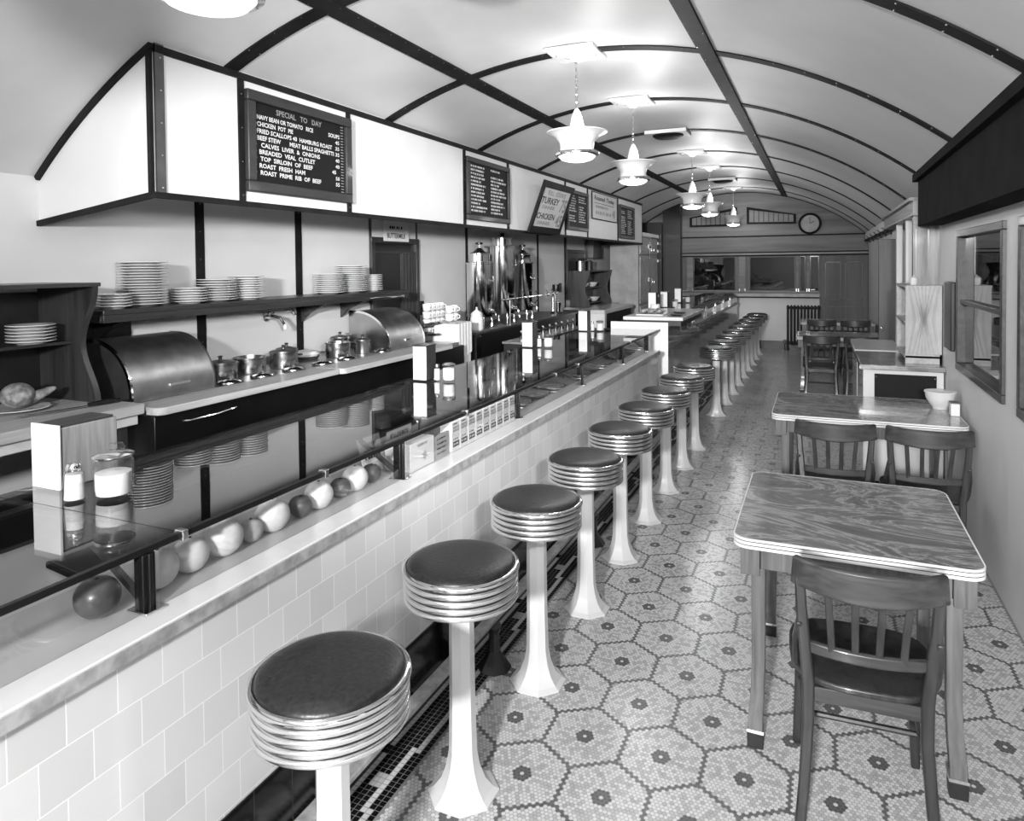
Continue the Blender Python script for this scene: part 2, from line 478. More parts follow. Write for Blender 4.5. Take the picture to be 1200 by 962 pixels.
for i, (a, b_) in enumerate(WIN):
    o = structure(bpy.data.objects.new('window_%d' % (i + 5), None)); COL.objects.link(o); o.location = (XR, (a + b_) / 2, 1.02)
    mb = MB(); w = 0.045
    mb.box(XR - .02, XR + .08, a, b_, 1.02, 1.02 + w); mb.box(XR - .02, XR + .08, a, b_, 1.95 - w, 1.95)
    mb.box(XR - .02, XR + .08, a, a + w, 1.02 + w, 1.95 - w); mb.box(XR - .02, XR + .08, b_ - w, b_, 1.02 + w, 1.95 - w); mb.box(XR, XR + .06, a + w, b_ - w, 1.46, 1.49)
    mb.build('window_frame', 'dark_wood', o, bevel=.004)
    mb = MB(); mb.box(XR + .03, XR + .036, a + w, b_ - w, 1.02 + w, 1.95 - w); mb.build('pane', 'window_glass', o)
# mouldings of the far wall
mb = MB(); mb.box(-2.72, XR, YB - .03, YB, 2.27, 2.295, 'black_strip'); mb.box(-2.72, XR, YB - .025, YB, 1.915, 1.93, 'dull_metal'); mb.box(-2.72, XR, YB - .03, YB, 1.945, 1.965, 'black_strip'); mb.box(-2.72, XR, YB - .03, YB, 1.875, 1.90, 'black_strip'); trim(mb, 'steel')
mb = MB(); mb.box(-2.7, 0.0, YB - .09, YB, 1.06, 1.12, 'dull_metal'); mb.box(-2.7, 0.0, YB - .10, YB, 1.035, 1.06, 'black_strip'); mb.box(-2.7, 0, YB - .05, YB, 1.12, 1.165, 'dark_wood'); trim(mb, 'dull_metal')
for x in (-2.5, -1.45, -0.405, -0.21):
    mb = MB(); hw = .06 if x < -1 else .025; mb.box(x - hw, x + hw, YB - .02, YB, 1.165, 1.875, 'wall_wood'); mb.box(x - hw, x - hw + .012, YB - .026, YB, 1.165, 1.22, 'steel'); mb.box(x + hw - .012, x + hw, YB - .026, YB, 1.165, 1.22, 'steel'); trim(mb, 'wall_wood')
mb = MB(); mb.box(-1.6, 0, YB - .015, YB, 0, .17); o = structure(mb.build('baseboard_back', 'black'))
mb = MB(); mb.box(-3.02, -2.66, YB - .25, YB, 0, 3.2, 'black'); mb.box(XW, -3.0, 14.42, 14.5, 0, 2.6, 'black'); trim(mb, 'black')
# door in the far wall
d = structure(bpy.data.objects.new('door_1', None)); COL.objects.link(d); d.location = (.42, YB, 0)
mb = MB(); mb.box(0.02, .84, YB - .04, YB, 0, 1.86); mb.build('door_leaf', 'panel_wood', d)
mb = MB()
for a, b_, z0, z1 in ((.10, .38, 1.0, 1.75), (.45, .76, 1.0, 1.75), (.10, .76, .15, .88)):
    w = .015
    mb.box(a, b_, YB - .052, YB - .038, z0, z0 + w); mb.box(a, b_, YB - .052, YB - .038, z1 - w, z1); mb.box(a, a + w, YB - .052, YB - .038, z0, z1); mb.box(b_ - w, b_, YB - .052, YB - .038, z0, z1)
mb.build('door_moulding', 'dark_wood_z', d)
mb = MB(); mb.ball((.07, YB - .07, .95), .025, 10); mb.cyl((.07, YB - .07, .95), .01, .04, 8, axis='Y'); mb.build('door_handle', 'chrome', d)

# fascia over the kitchen, with its end panel
def panelquad(mb, pts, th, nrm, mat=None):
    n_ = Vector(nrm) * th; P = [Vector(p) for p in pts]; k = len(P)
    vs = P + [p - n_ for p in P]
    mb.add(vs, [list(range(k))[::-1], [k + i for i in range(k)]] + [(i, (i + 1) % k, k + (i + 1) % k, k + i) for i in range(k)], mat)
Y0F, Y1F = 2.455, 12.72
mb = MB(); mb.box(FX - .03, FX, Y0F, Y1F, 2.11, arch(FX) + .02)
o = structure(mb.build('wall_fascia', 'white_enamel'))
mb = MB(); ye = Y0F + .001
def zlow(x): return 2.11 + .085 * (x - FX) / .67
n = 10; xsn = [FX + (XW - FX) * i / n for i in range(n + 1)]
pts = [(x, Y0F + (ye - Y0F) * (x - FX) / (XW - FX), zlow(x)) for x in xsn] + [(x, Y0F + (ye - Y0F) * (x - FX) / (XW - FX), arch(x) + .02) for x in xsn[::-1]]
dv = Vector((XW - FX, ye - Y0F, 0)).normalized(); nr = Vector((dv.y, -dv.x, 0)); nr = -nr if nr.y > 0 else nr
panelquad(mb, pts, .02, nr); structure(mb.build('wall_fascia_end', 'white_enamel', smooth=0))
mb = MB(); mb.box(XW, FX, Y1F, Y1F + .03, 2.11, 2.9); structure(mb.build('wall_fascia_far_end', 'dark_paint', smooth=0))
# strip on the arch over the end panel
mb = MB(); P = [Vector((x, Y0F + (ye - Y0F) * (x - FX) / (XW - FX), arch(x) - .006)) + nr * .012 for x in xsn]
mb.sweep(P, .045, .022, (0.2, 0, 1), 'black_strip'); mb.sweep([Vector((x, Y0F + (ye - Y0F) * (x - FX) / (XW - FX), zlow(x) + .005)) + nr * .008 for x in xsn], .02, .03, tuple(nr), 'black_strip'); trim(mb, 'black_strip')
# corner post, bottom and top strips
mb = MB(); mb.box(FX - .002, FX + .012, Y0F, Y0F + .052, 2.11, arch(FX), 'dull_metal'); mb.box(FX - .03, FX - .005, Y0F - .02, Y0F, 2.11, arch(FX), 'black_strip')
for k in range(5): mb.ball((FX + .012, Y0F + .03, 2.15 + k * .16), .006, 6, mat='chrome')
trim(mb, 'dull_metal')
mb = MB(); mb.box(FX - .01, FX + .016, Y0F - .02, Y1F, 2.098, 2.128, 'black_strip'); trim(mb, 'black_strip')
mb = MB(); mb.box(FX - .01, FX + .014, Y0F, Y1F, arch(FX) - .045, arch(FX) - .008, 'black_strip'); trim(mb, 'black_strip')
for y in (3.016, 3.995, 5.72, 6.70, 8.50, 9.44, 11.05):
    mb = MB(); mb.box(FX, FX + .009, y - .022, y + .022, 2.125, arch(FX) - .04, 'black_strip')
    for k in range(4): mb.ball((FX + .009, y, 2.16 + k * .19), .005, 6, mat='chrome')
    trim(mb, 'black_strip')
for y in (3.525, 4.514, 7.473, 9.786, 11.01):
    mb = MB(); w = .036 if y < 5 else .024; mb.box(XW, XW + .009, y - w, y + w, 0.9, 2.30, 'black_strip')
    for k in range(7): mb.ball((XW + .009, y, 1.05 + k * .19), .006, 6, mat='chrome')
    trim(mb, 'black_strip')

# pass-through windows in the kitchen wall
def kitchen_window(i, y0, y1, z0, z1):
    o = structure(bpy.data.objects.new('window_%d' % i, None)); COL.objects.link(o); o.location = (XW, (y0 + y1) / 2, z0)
    mb = MB(); w = .055; x0, x1 = XW, XW + .035
    mb.box(x0, x1, y0, y1, z1 - w, z1); mb.box(x0, x1, y0, y1, z0, z0 + w); mb.box(x0, x1, y0, y0 + w, z0 + w, z1 - w); mb.box(x0, x1, y1 - w, y1, z0 + w, z1 - w)
    mb.box(x0, x1 - .01, y0 + w, y1 - w, z1 - w - .10, z1 - w - .08); mb.build('window_frame', 'dark_wood_z', o, bevel=.004)
    mb = MB(); mb.box(x0 + .001, x0 + .004, y0 + w, y1 - w, z0 + w, z1 - w); mb.build('dark_interior_sheet', 'black', o)  # black sheet painted for the unlit space behind; the wall is uncut
    mb = MB(); ya = y0 + (y1 - y0) * .62; k = 9
    pp = [(x0 + .010 + (.016 if q % 2 else 0), ya + (y1 - w - ya) * q / k) for q in range(k + 1)]
    mb.prism([(a, b_) for a, b_ in pp] + [(a - .005, b_) for a, b_ in pp[::-1]], 'Z', z0 + w, z1 - w - .1); mb.build('folded_shutter', 'dark_wood_z', o, smooth=0)
    mb = MB(); mb.box(x0, x0 + .008, y0 + .02, y1 - .02, z1, 2.29, 'white_enamel'); mb.box(x0, x0 + .012, y0, y0 + .03, z1, 2.29, 'dull_metal'); mb.box(x0, x0 + .012, y1 - .03, y1, z1, 2.29, 'dull_metal'); mb.build('transom_panel', 'white_enamel', o)
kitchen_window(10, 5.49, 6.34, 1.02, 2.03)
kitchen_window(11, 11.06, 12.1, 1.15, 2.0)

# right-hand far part: doorway hood, posts, coat frieze
mb = MB()
mb.box(.68, XR, 6.35, 6.42, 0, 2.12, 'panel_light'); 
for a, b_ in ((.70, .76), (.785, .845)):
    mb.box(a, b_, 6.335, 6.35, 1.62, 2.0, 'panel_light')
mb.box(.68, XR, 6.33, 6.35, 2.04, 2.06, 'dull_metal')
wood('panel_light', 0.34, 0.62, 2, 0.25, 0.5, 12)
trim(mb, 'panel_light', 0)
mb = MB(); mb.box(.67, XR, 6.28, 8.95, 2.12, 2.22, 'panel_light'); mb.box(.64, XR, 6.24, 9.0, 2.22, 2.245, 'panel_light'); mb.box(.66, XR, 6.26, 8.97, 2.105, 2.12, 'dull_metal'); trim(mb, 'panel_light', 0)
for y in (6.95, 7.75):
    mb = MB(); mb.box(.69, .74, y, y + .07, 0, 2.105); trim(mb, 'white_enamel', 0)
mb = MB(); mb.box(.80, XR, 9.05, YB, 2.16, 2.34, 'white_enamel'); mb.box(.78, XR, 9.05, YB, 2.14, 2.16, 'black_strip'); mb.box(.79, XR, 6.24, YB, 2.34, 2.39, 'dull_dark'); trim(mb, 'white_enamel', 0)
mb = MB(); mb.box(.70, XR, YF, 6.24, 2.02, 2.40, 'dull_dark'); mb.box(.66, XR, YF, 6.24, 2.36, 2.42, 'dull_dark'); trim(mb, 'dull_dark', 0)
d = structure(bpy.data.objects.new('door_2', None)); COL.objects.link(d); d.location = (.85, 9.0, 0)
mb = MB(); mb.box(.62, .85, 9.0, 9.05, 0.01, 2.0); mb.build('door_leaf', 'dark_wood_z', d, bevel=.004)
mb = MB(); mb.ball((.65, 8.97, .98), .022, 10); mb.build('door_handle', 'chrome', d)
for i, y in enumerate((9.6, 10.3, 11.0, 11.8, 12.6, 13.4)):
    mb = MB(); c = (.79, y, 2.10); mb.box(.785, .80, y - .02, y + .02, 2.07, 2.14)
    mb.tube([(.79, y, 2.12), (.72, y, 2.13), (.69, y, 2.16)], .006, 6); mb.tube([(.79, y, 2.09), (.74, y, 2.06), (.72, y, 2.085)], .006, 6)
    tag(mb.build('coat_hook', 'cast_iron', None, loc=c), 'dark coat hook under the pale frieze, %s from the dark door' % ORD[i], 'hook', 'coat hooks on the window wall')

# far-wall ventilators, clock
def vent(name, label, pts):
    c = pts[0]; t = thing(name, label, 'vent', (c[0], YB, c[1]))
    cx = sum(p[0] for p in pts) / 4; cz = sum(p[1] for p in pts) / 4
    ins = [(cx + (p[0] - cx) * .9, cz + (p[1] - cz) * .72) for p in pts]
    mb = MB()
    for i in range(4):
        j = (i + 1) % 4; q = [pts[i], pts[j], ins[j], ins[i]]
        mb.prism(q, 'Y', YB - .035, YB, None)
    mb.build('vent_frame', 'black_strip', t)
    mb = MB(); mb.prism(ins, 'Y', YB - .012, YB - .001); mb.build('vent_panel', 'vent_grey', t)
    mb = MB()
    for i in range(1, 9):
        x = ins[0][0] + (ins[1][0] - ins[0][0]) * i / 9; zt = min(ins[3][1] + (ins[2][1] - ins[3][1]) * i / 9, 9)
        mb.box(x - .012, x + .012, YB - .022, YB - .012, ins[0][1], zt)
    mb.build('slats', 'panel_wood', t)
vent('wall_ventilator', 'long dark-framed ventilator beside the round clock on far wall', [(-1.36, 2.53), (-.43, 2.51), (-.43, 2.70), (-1.36, 2.88)])
vent('wall_ventilator', 'dark-framed ventilator behind the hanging lamps, away from the clock', [(-2.50, 2.50), (-1.55, 2.50), (-1.55, 2.88), (-2.50, 2.70)])
t = thing('wall_clock', 'round pale wall clock with thick dark rim on far wall', 'clock', (-.178, YB, 2.504))
mb = MB(); mb.tube([(-.178 + .19 * math.cos(a), YB - .03, 2.504 + .19 * math.sin(a)) for a in [2 * PI * i / 32 for i in range(32)]], .022, 8, closed=True); mb.build('clock_rim', 'black_strip', t)
mb = MB(); mb.lathe([(.19, -.02), (.19, 0)], 32, (-.178, YB, 2.504), axis='Y'); mb.build('clock_face', 'card_grey', t)
mb = MB(); mb.box(-.182, -.174, YB - .026, YB - .022, 2.504, 2.63); mb.sweep([(-.178, YB - .025, 2.504), (-.10, YB - .025, 2.55)], .01, .004, (0, 0, 1)); mb.build('clock_hands', 'ink', t)
# radiator
t = thing('radiator', 'dark cast radiator with vertical columns under far windows', 'radiator', (-.3, 14.8, 0))
for k in range(10):
    x = -.575 + k * .062
    mb = MB(); mb.tube([(x, 14.74, .12), (x, 14.74, .84), (x, 14.77, .885), (x, 14.83, .885), (x, 14.86, .84), (x, 14.86, .12)], .021, 8); mb.tube([(x, 14.80, .1), (x, 14.80, .88)], .014, 8)
    mb.build('radiator_column', 'cast_iron', t)
mb = MB(); mb.tube([(-.6, 14.80, .15), (.02, 14.80, .15)], .03, 8); mb.tube([(-.6, 14.80, .85), (.02, 14.80, .85)], .028, 8); mb.build('header_pipe', 'cast_iron', t)
for x in (-.575, -.017):
    mb = MB(); mb.lathe([(.03, 0), (.018, .05), (.018, .13)], 8, (x, 14.80, 0.002)); mb.build('foot', 'cast_iron', t)
mb = MB(); mb.tube([(-.63, 14.80, .002), (-.63, 14.80, .2)], .012, 8); mb.cyl((-.63, 14.8, .15), .03, .06, 10); mb.build('valve', 'dull_metal', t)

# ------------------------------------------------------------------ lunch counter (near)
XC = -1.44; GY0, GY1 = -1.9, 7.235; CY1 = 6.73  # both counters and what they hold were scaled about the camera; results baked in
ZL, ZG = .905, 1.063          # ledge top, glass top
POSTS = [-1.07, .065, 1.195, 2.335, 3.50, 4.62, 5.725, 6.64]
t = thing('lunch_counter', 'long white tiled lunch counter with glass top and marble ledge', 'counter', (XC, 3, 0))
mb = MB(); mb.box(XC - .08, XC, GY0, CY1, .299, .871, 'counter_tile'); mb.build('tiled_front', 'counter_tile', t)
mb = MB(); mb.box(XC - .08, XC + .003, GY0, CY1 - .01, 0.0, .299, 'black_tile'); mb.build('base', 'black_tile', t)
mb = MB(); mb.box(XC - .40, XC + .016, GY0, CY1 + .03, .871, ZL, 'white_marble')
mb.build('marble_ledge', 'white_marble', t, bevel=.003)
mb = MB(); mb.box(XC + .0005, XC + .020, GY0, CY1 + .03, .866, ZL - .006); mb.build('ledge_edging', 'grey_marble', t)
mb = MB(); mb.box(-2.28, XC - .40, GY0, CY1, .10, ZL); mb.build('back_cabinet', 'dark_paint', t)
mb = MB(); mb.box(-2.28, -2.24, GY0, CY1, ZL, 1.050); mb.build('back_panel', 'dark_wood', t)
seams = [(GY0, 1.296), (1.30, 2.885), (2.89, 4.54), (4.545, 5.98), (5.985, GY1)]
for a, b_ in seams:
    mb = MB(); mb.box(-2.295, -1.527, a, b_, ZG - .009, ZG); mb.build('glass_top', 'plate_glass', t)
mb = MB(); mb.box(-1.531, -1.515, GY0, GY1, ZG - .014, ZG + .003); mb.build('edge_rail', 'case_metal', t, bevel=.002)
for y in [s_[0] for s_ in seams[1:]] + [1.87, 4.1]:
    mb = MB(); mb.box(-1.540, -1.509, y - .009, y + .009, ZG - .020, ZG + .007); mb.build('rail_clip', 'chrome', t, bevel=.002)
for y in [s_[0] for s_ in seams[1:]]:
    mb = MB(); mb.box(-2.24, -1.532, y - .014, y + .014, ZG - .020, ZG - .0095); mb.build('cross_bar', 'dull_metal', t)
for y in POSTS:
    mb = MB(); mb.box(-1.546, -1.514, y - .018, y + .018, ZL + .006, ZG - .015, 'case_metal'); mb.box(-1.549, -1.507, y - .005, y + .005, ZL + .006, ZG - .015, 'case_metal')
    p = mb.build('post', 'case_metal', t, bevel=.002)
    mb = MB(); mb.box(-1.562, -1.492, y - .028, y + .028, ZL, ZL + .007); mb.build('foot_plate', 'chrome', p, bevel=.002)
    mb = MB(); mb.sweep([(-1.55, y, ZL + .03), (-1.72, y, ZG - .02)], .015, .015, (0, 1, 0)); mb.build('brace', 'dull_metal', p)
for a, b_ in zip(POSTS[:-1], POSTS[1:]):
    mb = MB(); mb.box(-1.517, -1.514, a + .030, b_ - .030, ZL + .001, ZG - .021); mb.build('front_pane', 'clear_glass', t)
# far counter
t = thing('back_counter', 'tiled far lunch counter with thick white slab on top', 'counter', (XC, 10, 0))
tilemat('far_tile_shaded', 0.46, 0.62, 0.1166, 0.1117, z0=0.866)  # greyer copy of the counter tile; its shade is painted into the colour
mb = MB(); mb.box(XC - .08, XC, 7.26, 13.9, .299, 1.10, 'far_tile_shaded'); mb.build('tiled_front', 'far_tile_shaded', t)
mb = MB(); mb.box(-2.05, XC, 7.25, 7.26, 0.0, 1.135, 'porcelain'); mb.build('end_panel', 'porcelain', t)
mb = MB(); mb.box(XC - .08, XC + .003, 7.262, 13.9, 0, .299); mb.build('base', 'black_tile', t)
mb = MB(); mb.box(-2.05, XC - .08, 7.26, 13.9, .0, 1.10); mb.build('cabinet', 'dark_paint', t)
mb = MB(); mb.box(-1.905, -1.28, 7.21, 8.68, 1.158, 1.194); mb.build('slab_top', 'white_marble', t, bevel=.004)
mb = MB(); mb.box(-1.87, -1.31, 7.265, 8.65, 1.10, 1.158); mb.build('slab_support', 'black', t)
mb = MB(); mb.box(-2.05, -1.515, 8.69, 13.9, 1.158, 1.167); mb.build('glass_top', 'plate_glass', t)
mb = MB(); mb.box(-1.530, -1.510, 8.69, 13.9, 1.150, 1.172); mb.build('edge_rail', 'case_metal', t)
mb = MB(); mb.box(-1.50, XC + .025, 8.8, 13.9, .960, .994); mb.build('marble_ledge', 'grey_marble', t)
mb = MB(); mb.box(-1.509, -1.485, 8.7, 13.9, 1.10, 1.15); mb.box(-2.05, -2.03, 8.7, 13.9, 1.10, 1.157); mb.build('glass_support', 'dark_paint', t)
for k in range(5):
    y = 8.86 + k * .935; mb = MB(); mb.box(XC + .004, XC + .022, y - .013, y + .013, .994, 1.150); mb.build('post', 'chrome', t)
for k in range(4):
    y = 8.89 + k * .935; mb = MB(); mb.box(XC + .001, XC + .0035, y, y + .86, 1.0, 1.10); mb.build('white_panel', 'porcelain', t)
for i, y in enumerate((7.39, 7.79, 8.28)):
    mb = MB(); mb.tube([(-1.335, y, 1.10), (-1.335, y, 1.05), (-1.32, y, 1.025), (-1.30, y, 1.035)], .005, 6)
    tag(mb.build('bag_hook', 'chrome', None, loc=(-1.335, y, 1.10)), 'small chrome bag hook below the white slab, %s along the counter' % ORD[i], 'hook', 'hooks under the slab')

# foot rail
t = thing('foot_rail', 'long grey foot rail on cast brackets along the counter base', 'rail', (-1.35, 3, 0))
mb = MB(); mb.box(-1.345, -1.295, -1.9, CY1, .185, .205); mb.build('rail_bar', 'grey_marble', t, bevel=.004)
for y in (-.2, 1.25, 2.70, 4.15, 5.6):
    mb = MB(); mb.lathe([(.075, 0), (.07, .012), (.045, .045), (.026, .075), (.022, .15), (.034, .18), (.034, .184)], 8, (-1.295, y, .002), a0=PI / 8)
    mb.sweep([(-1.34, y, .165), (XC + .005, y, .165)], .025, .02, (0, 1, 0)); mb.build('bracket', 'cast_iron', t, smooth=20)

# ------------------------------------------------------------------ stools
def make_stool():
    t = thing('counter_stool', 'x', 'stool', (0, 0, 0), 'round counter stools')
    mb = MB(); mb.lathe([(.120, 0), (.120, .006), (.100, .016), (.074, .045), (.056, .09), (.047, .14), (.043, .30), (.041, .645)], 8, (0, 0, 0.002), a0=PI / 8)
    mb.build('pedestal', 'porcelain', t, smooth=20)
    mb = MB(); mb.cyl((0, 0, .63), .05, .03, 16); mb.lathe([(.05, .645), (.165, .660), (.165, .668)], 24, (0, 0, 0)); mb.build('seat_plate', 'cast_iron', t)
    z = .662; mb = MB(); mb.lathe([(.160, z), (.181, z + .001), (.181, z + .092), (.17, z + .092)], 64, (0, 0, 0)); mb.build('dark_band', 'black', t, smooth=40)
    for k in range(4):
        zz = z + k * .0225
        mb = MB(); mb.lathe([(.180, zz), (.1872, zz + .001), (.1892, zz + .0035), (.1897, zz + .0085), (.1892, zz + .0135), (.1872, zz + .016), (.180, zz + .017)], 64, (0, 0, 0)); mb.build('chrome_ring', 'satin_chrome', t, smooth=80)
    z2 = z + .0905
    mb = MB(); mb.lathe([(.178, z2), (.185, z2), (.1925, z2 + .003), (.1945, z2 + .010), (.1915, z2 + .017), (.181, z2 + .0185), (.176, z2 + .012)], 64, (0, 0, 0)); mb.build('chrome_rim', 'chrome', t, smooth=60)
    mb = MB(); pr = [(.1775, z2 + .006)]
    for i in range(1, 11):
        a = PI / 2 * i / 10; pr.append((.1775 * math.cos(a) ** .55 if i < 10 else 0, z2 + .012 + .030 * math.sin(a) ** .8))
    mb.lathe(pr, 48, (0, 0, 0)); mb.build('cushion', 'vinyl', t, smooth=60)
    return t
st = make_stool()
XS = -1.085
Y1 = [1.344 + .669 * k for k in range(9)]; Y2 = [8.24 + .713 * k for k in range(9)]
LBL = []
for k in range(9):
    w = {0: 'nearest round stool beside the display of fruit, its cushion closest of all'}.get(k)
    LBL.append(w or 'white-pedestal stool with dark cushion, %s from the near end of the tiled counter' % ORD[k])
for k in range(9):
    LBL.append('white-pedestal stool with dark cushion, %s along the far counter beyond the white slab' % ORD[k])
for i, (y, lb) in enumerate(zip(Y1 + Y2, LBL)):
    if i == 0: st.location = (XS, y, 0); st['label'] = lb
    else: dup(st, (XS, y, 0), rz=R(0), label=lb)

# ------------------------------------------------------------------ tables and chairs
def make_table(W=1.10):
    t = thing('dining_table', 'x', 'table', (0, 0, 0), 'swirl-topped dining tables')
    D, r = .86, .055          # local: x 0..W, y 0..D
    def rr(g):
        o = []
        for cx, cy, a0 in ((W - r, r, -PI / 2), (W - r, D - r, 0), (r, D - r, PI / 2), (r, r, PI)):
            for i in range(7):
                a = a0 + PI / 2 * i / 6; o.append((cx + (r + g) * math.cos(a), cy + (r + g) * math.sin(a)))
        return o
    mb = MB(); mb.prism(rr(-.001), 'Z', .725, .760); mb.build('tabletop', 'swirl_top', t)
    mb = MB()
    for z0, z1 in ((.7235, .7340), (.7375, .7480), (.7515, .7600)):
        p = rr(.005); q = rr(.0); k = len(p)
        vs = [(x, y, z0) for x, y in p] + [(x, y, z1) for x, y in p] + [(x, y, z0) for x, y in q] + [(x, y, z1) for x, y in q]
        fs = []
        for i in range(k):
            j = (i + 1) % k; fs += [(i, j, k + j, k + i), (2 * k + i, 3 * k + i, 3 * k + j, 2 * k + j), (k + i, k + j, 3 * k + j, 3 * k + i), (i, 2 * k + i, 2 * k + j, j)]
        mb.add(vs, fs, 'paper')
    p = rr(.003); mb.prism(p, 'Z', .7245, .7585, 'ink')
    mb.build('banded_edge', 'paper', t, smooth=30)
    mb = MB(); i_ = .025
    mb.box(.09, W - .09, i_ + .012, i_ + .03, .64, .722); mb.box(.09, W - .09, D - i_ - .03, D - i_ - .012, .64, .722); mb.box(i_ + .012, i_ + .03, .07, D - .07, .64, .722); mb.box(W - i_ - .03, W - i_ - .012, .07, D - .07, .64, .722)
    mb.build('apron', 'table_wood', t, bevel=.002)
    for sx, sy in ((0, 0), (1, 0), (0, 1), (1, 1)):
        X = lambda a: a if sx == 0 else W - a
        Y = lambda a: a if sy == 0 else D - a
        mb = MB(); mb.box(X(.022), X(.088), Y(.022), Y(.088), .618, .722)
        pts = [(X(.082), Y(.06), .64), (X(.082), Y(.06), .30), (X(.080), Y(.05), .20), (X(.074), Y(.025), .10), (X(.074), Y(.02), .002)]
        mb.sweep(pts, [.048, .046, .046, .05, .052], [.045, .045, .046, .048, .05], (1, 0, 0))
        lg = mb.build('leg', 'table_wood', t, bevel=.002)
        mb = MB(); mb.sweep([(X(.074), Y(.021), .055), (X(.074), Y(.02), .0015)], [.056, .054], [.054, .052], (1, 0, 0)); mb.build('metal_foot', 'cast_iron', lg, bevel=.002)
        mb = MB(); mb.sweep([(X(.074), Y(.0215), .066), (X(.074), Y(.021), .056)], .058, .056, (1, 0, 0)); mb.build('metal_band', 'chrome', lg)
    return t
def make_chair():
    """local: seat faces +y, back posts at y=0"""
    t = thing('bentwood_chair', 'x', 'chair', (0, 0, 0), 'wooden slat-back chairs')
    # crest rail: curved in plan
    mb = MB(); pts = []; n = 14; hs = []
    for i in range(n + 1):
        u = -1 + 2 * i / n
        pts.append((.205 * u, -.055 + .06 * u * u, .805 + .012 * u * u)); hs.append(.092 + .006 * math.cos(PI * u))
    wd = [(0, 0, 1)] * (n + 1)
    mb.sweep(pts, hs, .024, wd); mb.build('crest_rail', 'chair_wood_x', t, bevel=.007)
    for s_ in (-1, 1):
        mb = MB()
        pts = [(s_ * .185, -.005, .80), (s_ * .180, .006, .70), (s_ * .170, .02, .58), (s_ * .160, .03, .46), (s_ * .160, .03, .34), (s_ * .172, .01, .15), (s_ * .188, -.025, .002)]
        mb.sweep(pts, [.030, .032, .034, .036, .034, .032, .030], [.024, .026, .03, .032, .03, .028, .028], (1, 0, 0)); mb.build('rear_leg', 'chair_wood', t, bevel=.006)
        mb = MB(); pts = [(s_ * .175, .40, .43), (s_ * .182, .42, .2), (s_ * .19, .44, .002)]
        mb.sweep(pts, [.036, .032, .028], [.036, .032, .028], (1, 0, 0)); mb.build('front_leg', 'chair_wood', t, bevel=.006)
        mb = MB(); mb.tube([(s_ * .162, .04, .26), (s_ * .178, .41, .26)], .010, 8); mb.build('stretcher', 'chair_wood', t)
        mb = MB(); pts = [(s_ * .186, .0, .66), (s_ * .197, .05, .58), (s_ * .196, .09, .50), (s_ * .19, .12, .455)]
        mb.sweep(pts, .018, .024, (1, 0, 0)); mb.build('side_brace', 'chair_wood', t, bevel=.004)
    mb = MB(); mb.tube([(-.17, .22, .25), (.17, .22, .25)], .010, 8); mb.build('stretcher', 'chair_wood', t)
    for k in range(4):
        x = -.108 + k * .072
        mb = MB(); u = x / .205
        mb.sweep([(x, -.052 + .06 * u * u, .775), (x * .93, -.018 + .03 * u * u, .67), (x * .88, .004, .575)], .021, .009, (1, 0, 0)); mb.build('back_slat', 'chair_wood', t, bevel=.003)
    mb = MB(); pts = [(.168 * u, .0 + .022 * u * u, .572 + .006 * u * u) for u in [-1 + 2 * i / 8 for i in range(9)]]
    mb.sweep(pts, .036, .018, [(0, 0, 1)] * 9); mb.build('lower_rail', 'chair_wood_x', t, bevel=.005)
    # seat
    mb = MB(); P = []
    for i in range(28):
        a = 2 * PI * i / 28; ca, sa = math.cos(a), math.sin(a)
        P.append((.215 * abs(ca) ** .62 * (1 if ca > 0 else -1) * (1 + .06 * sa), .225 + .215 * abs(sa) ** .62 * (1 if sa > 0 else -1)))
    mb.prism(P, 'Z', .452, .474); mb.build('seat', 'chair_wood', t, bevel=.006)
    mb = MB(); mb.box(-.158, .158, .022, .04, .405, .452); mb.box(-.168, .168, .385, .405, .405, .452); mb.box(-.172, -.156, .04, .39, .405, .452); mb.box(.156, .172, .04, .39, .405, .452); mb.build('seat_apron', 'chair_wood_x', t, bevel=.003)
    return t
tb = make_table(); tn = make_table(.775)
TX = -.285
T = [(2.605, 'nearest swirl-topped dining table with striped metal edge'),
     (4.83, 'swirl-topped dining table holding the white bowl, in front of white cabinet'),
     (9.95, 'small-looking dining table beyond the white cabinets, nearer of the far pair'),
     (12.35, 'farthest dining table, close to the radiator and far wall')]
for i, (y, lb) in enumerate(T):
    if i == 0: tn.location = (TX, y, 0); tn['label'] = lb
    elif i == 1: tb.location = (TX, y, 0); tb['label'] = lb
    else: dup(tb, (TX, y, 0), label=lb)
ch = make_chair()
CH = [(.130, 2.27, 2, 'wooden slat-back chair drawn up to nearest table, back to the viewer'),
      (.078, 4.26, 0, 'wooden slat-back chair at the table with the bowl, aisle side'),
      (.535, 4.27, 0, 'dark slat-back chair at the table with the bowl, wall side'),
      (.02, 9.20, 0, 'dark chair at nearer far table, aisle side'),
      (.47, 9.22, 0, 'dark chair at nearer far table, half hidden by white cabinet'),
      (.03, 11.72, 0, 'dark chair at the farthest table, aisle side'),
      (.50, 11.74, 0, 'dark chair at the farthest table, wall side')]
for i, (x, y, rz, lb) in enumerate(CH):
    if i == 0: ch.location = (x, y, 0); ch.rotation_euler.z = R(rz); ch['label'] = lb
    else: dup(ch, (x, y, 0), R(rz), lb)
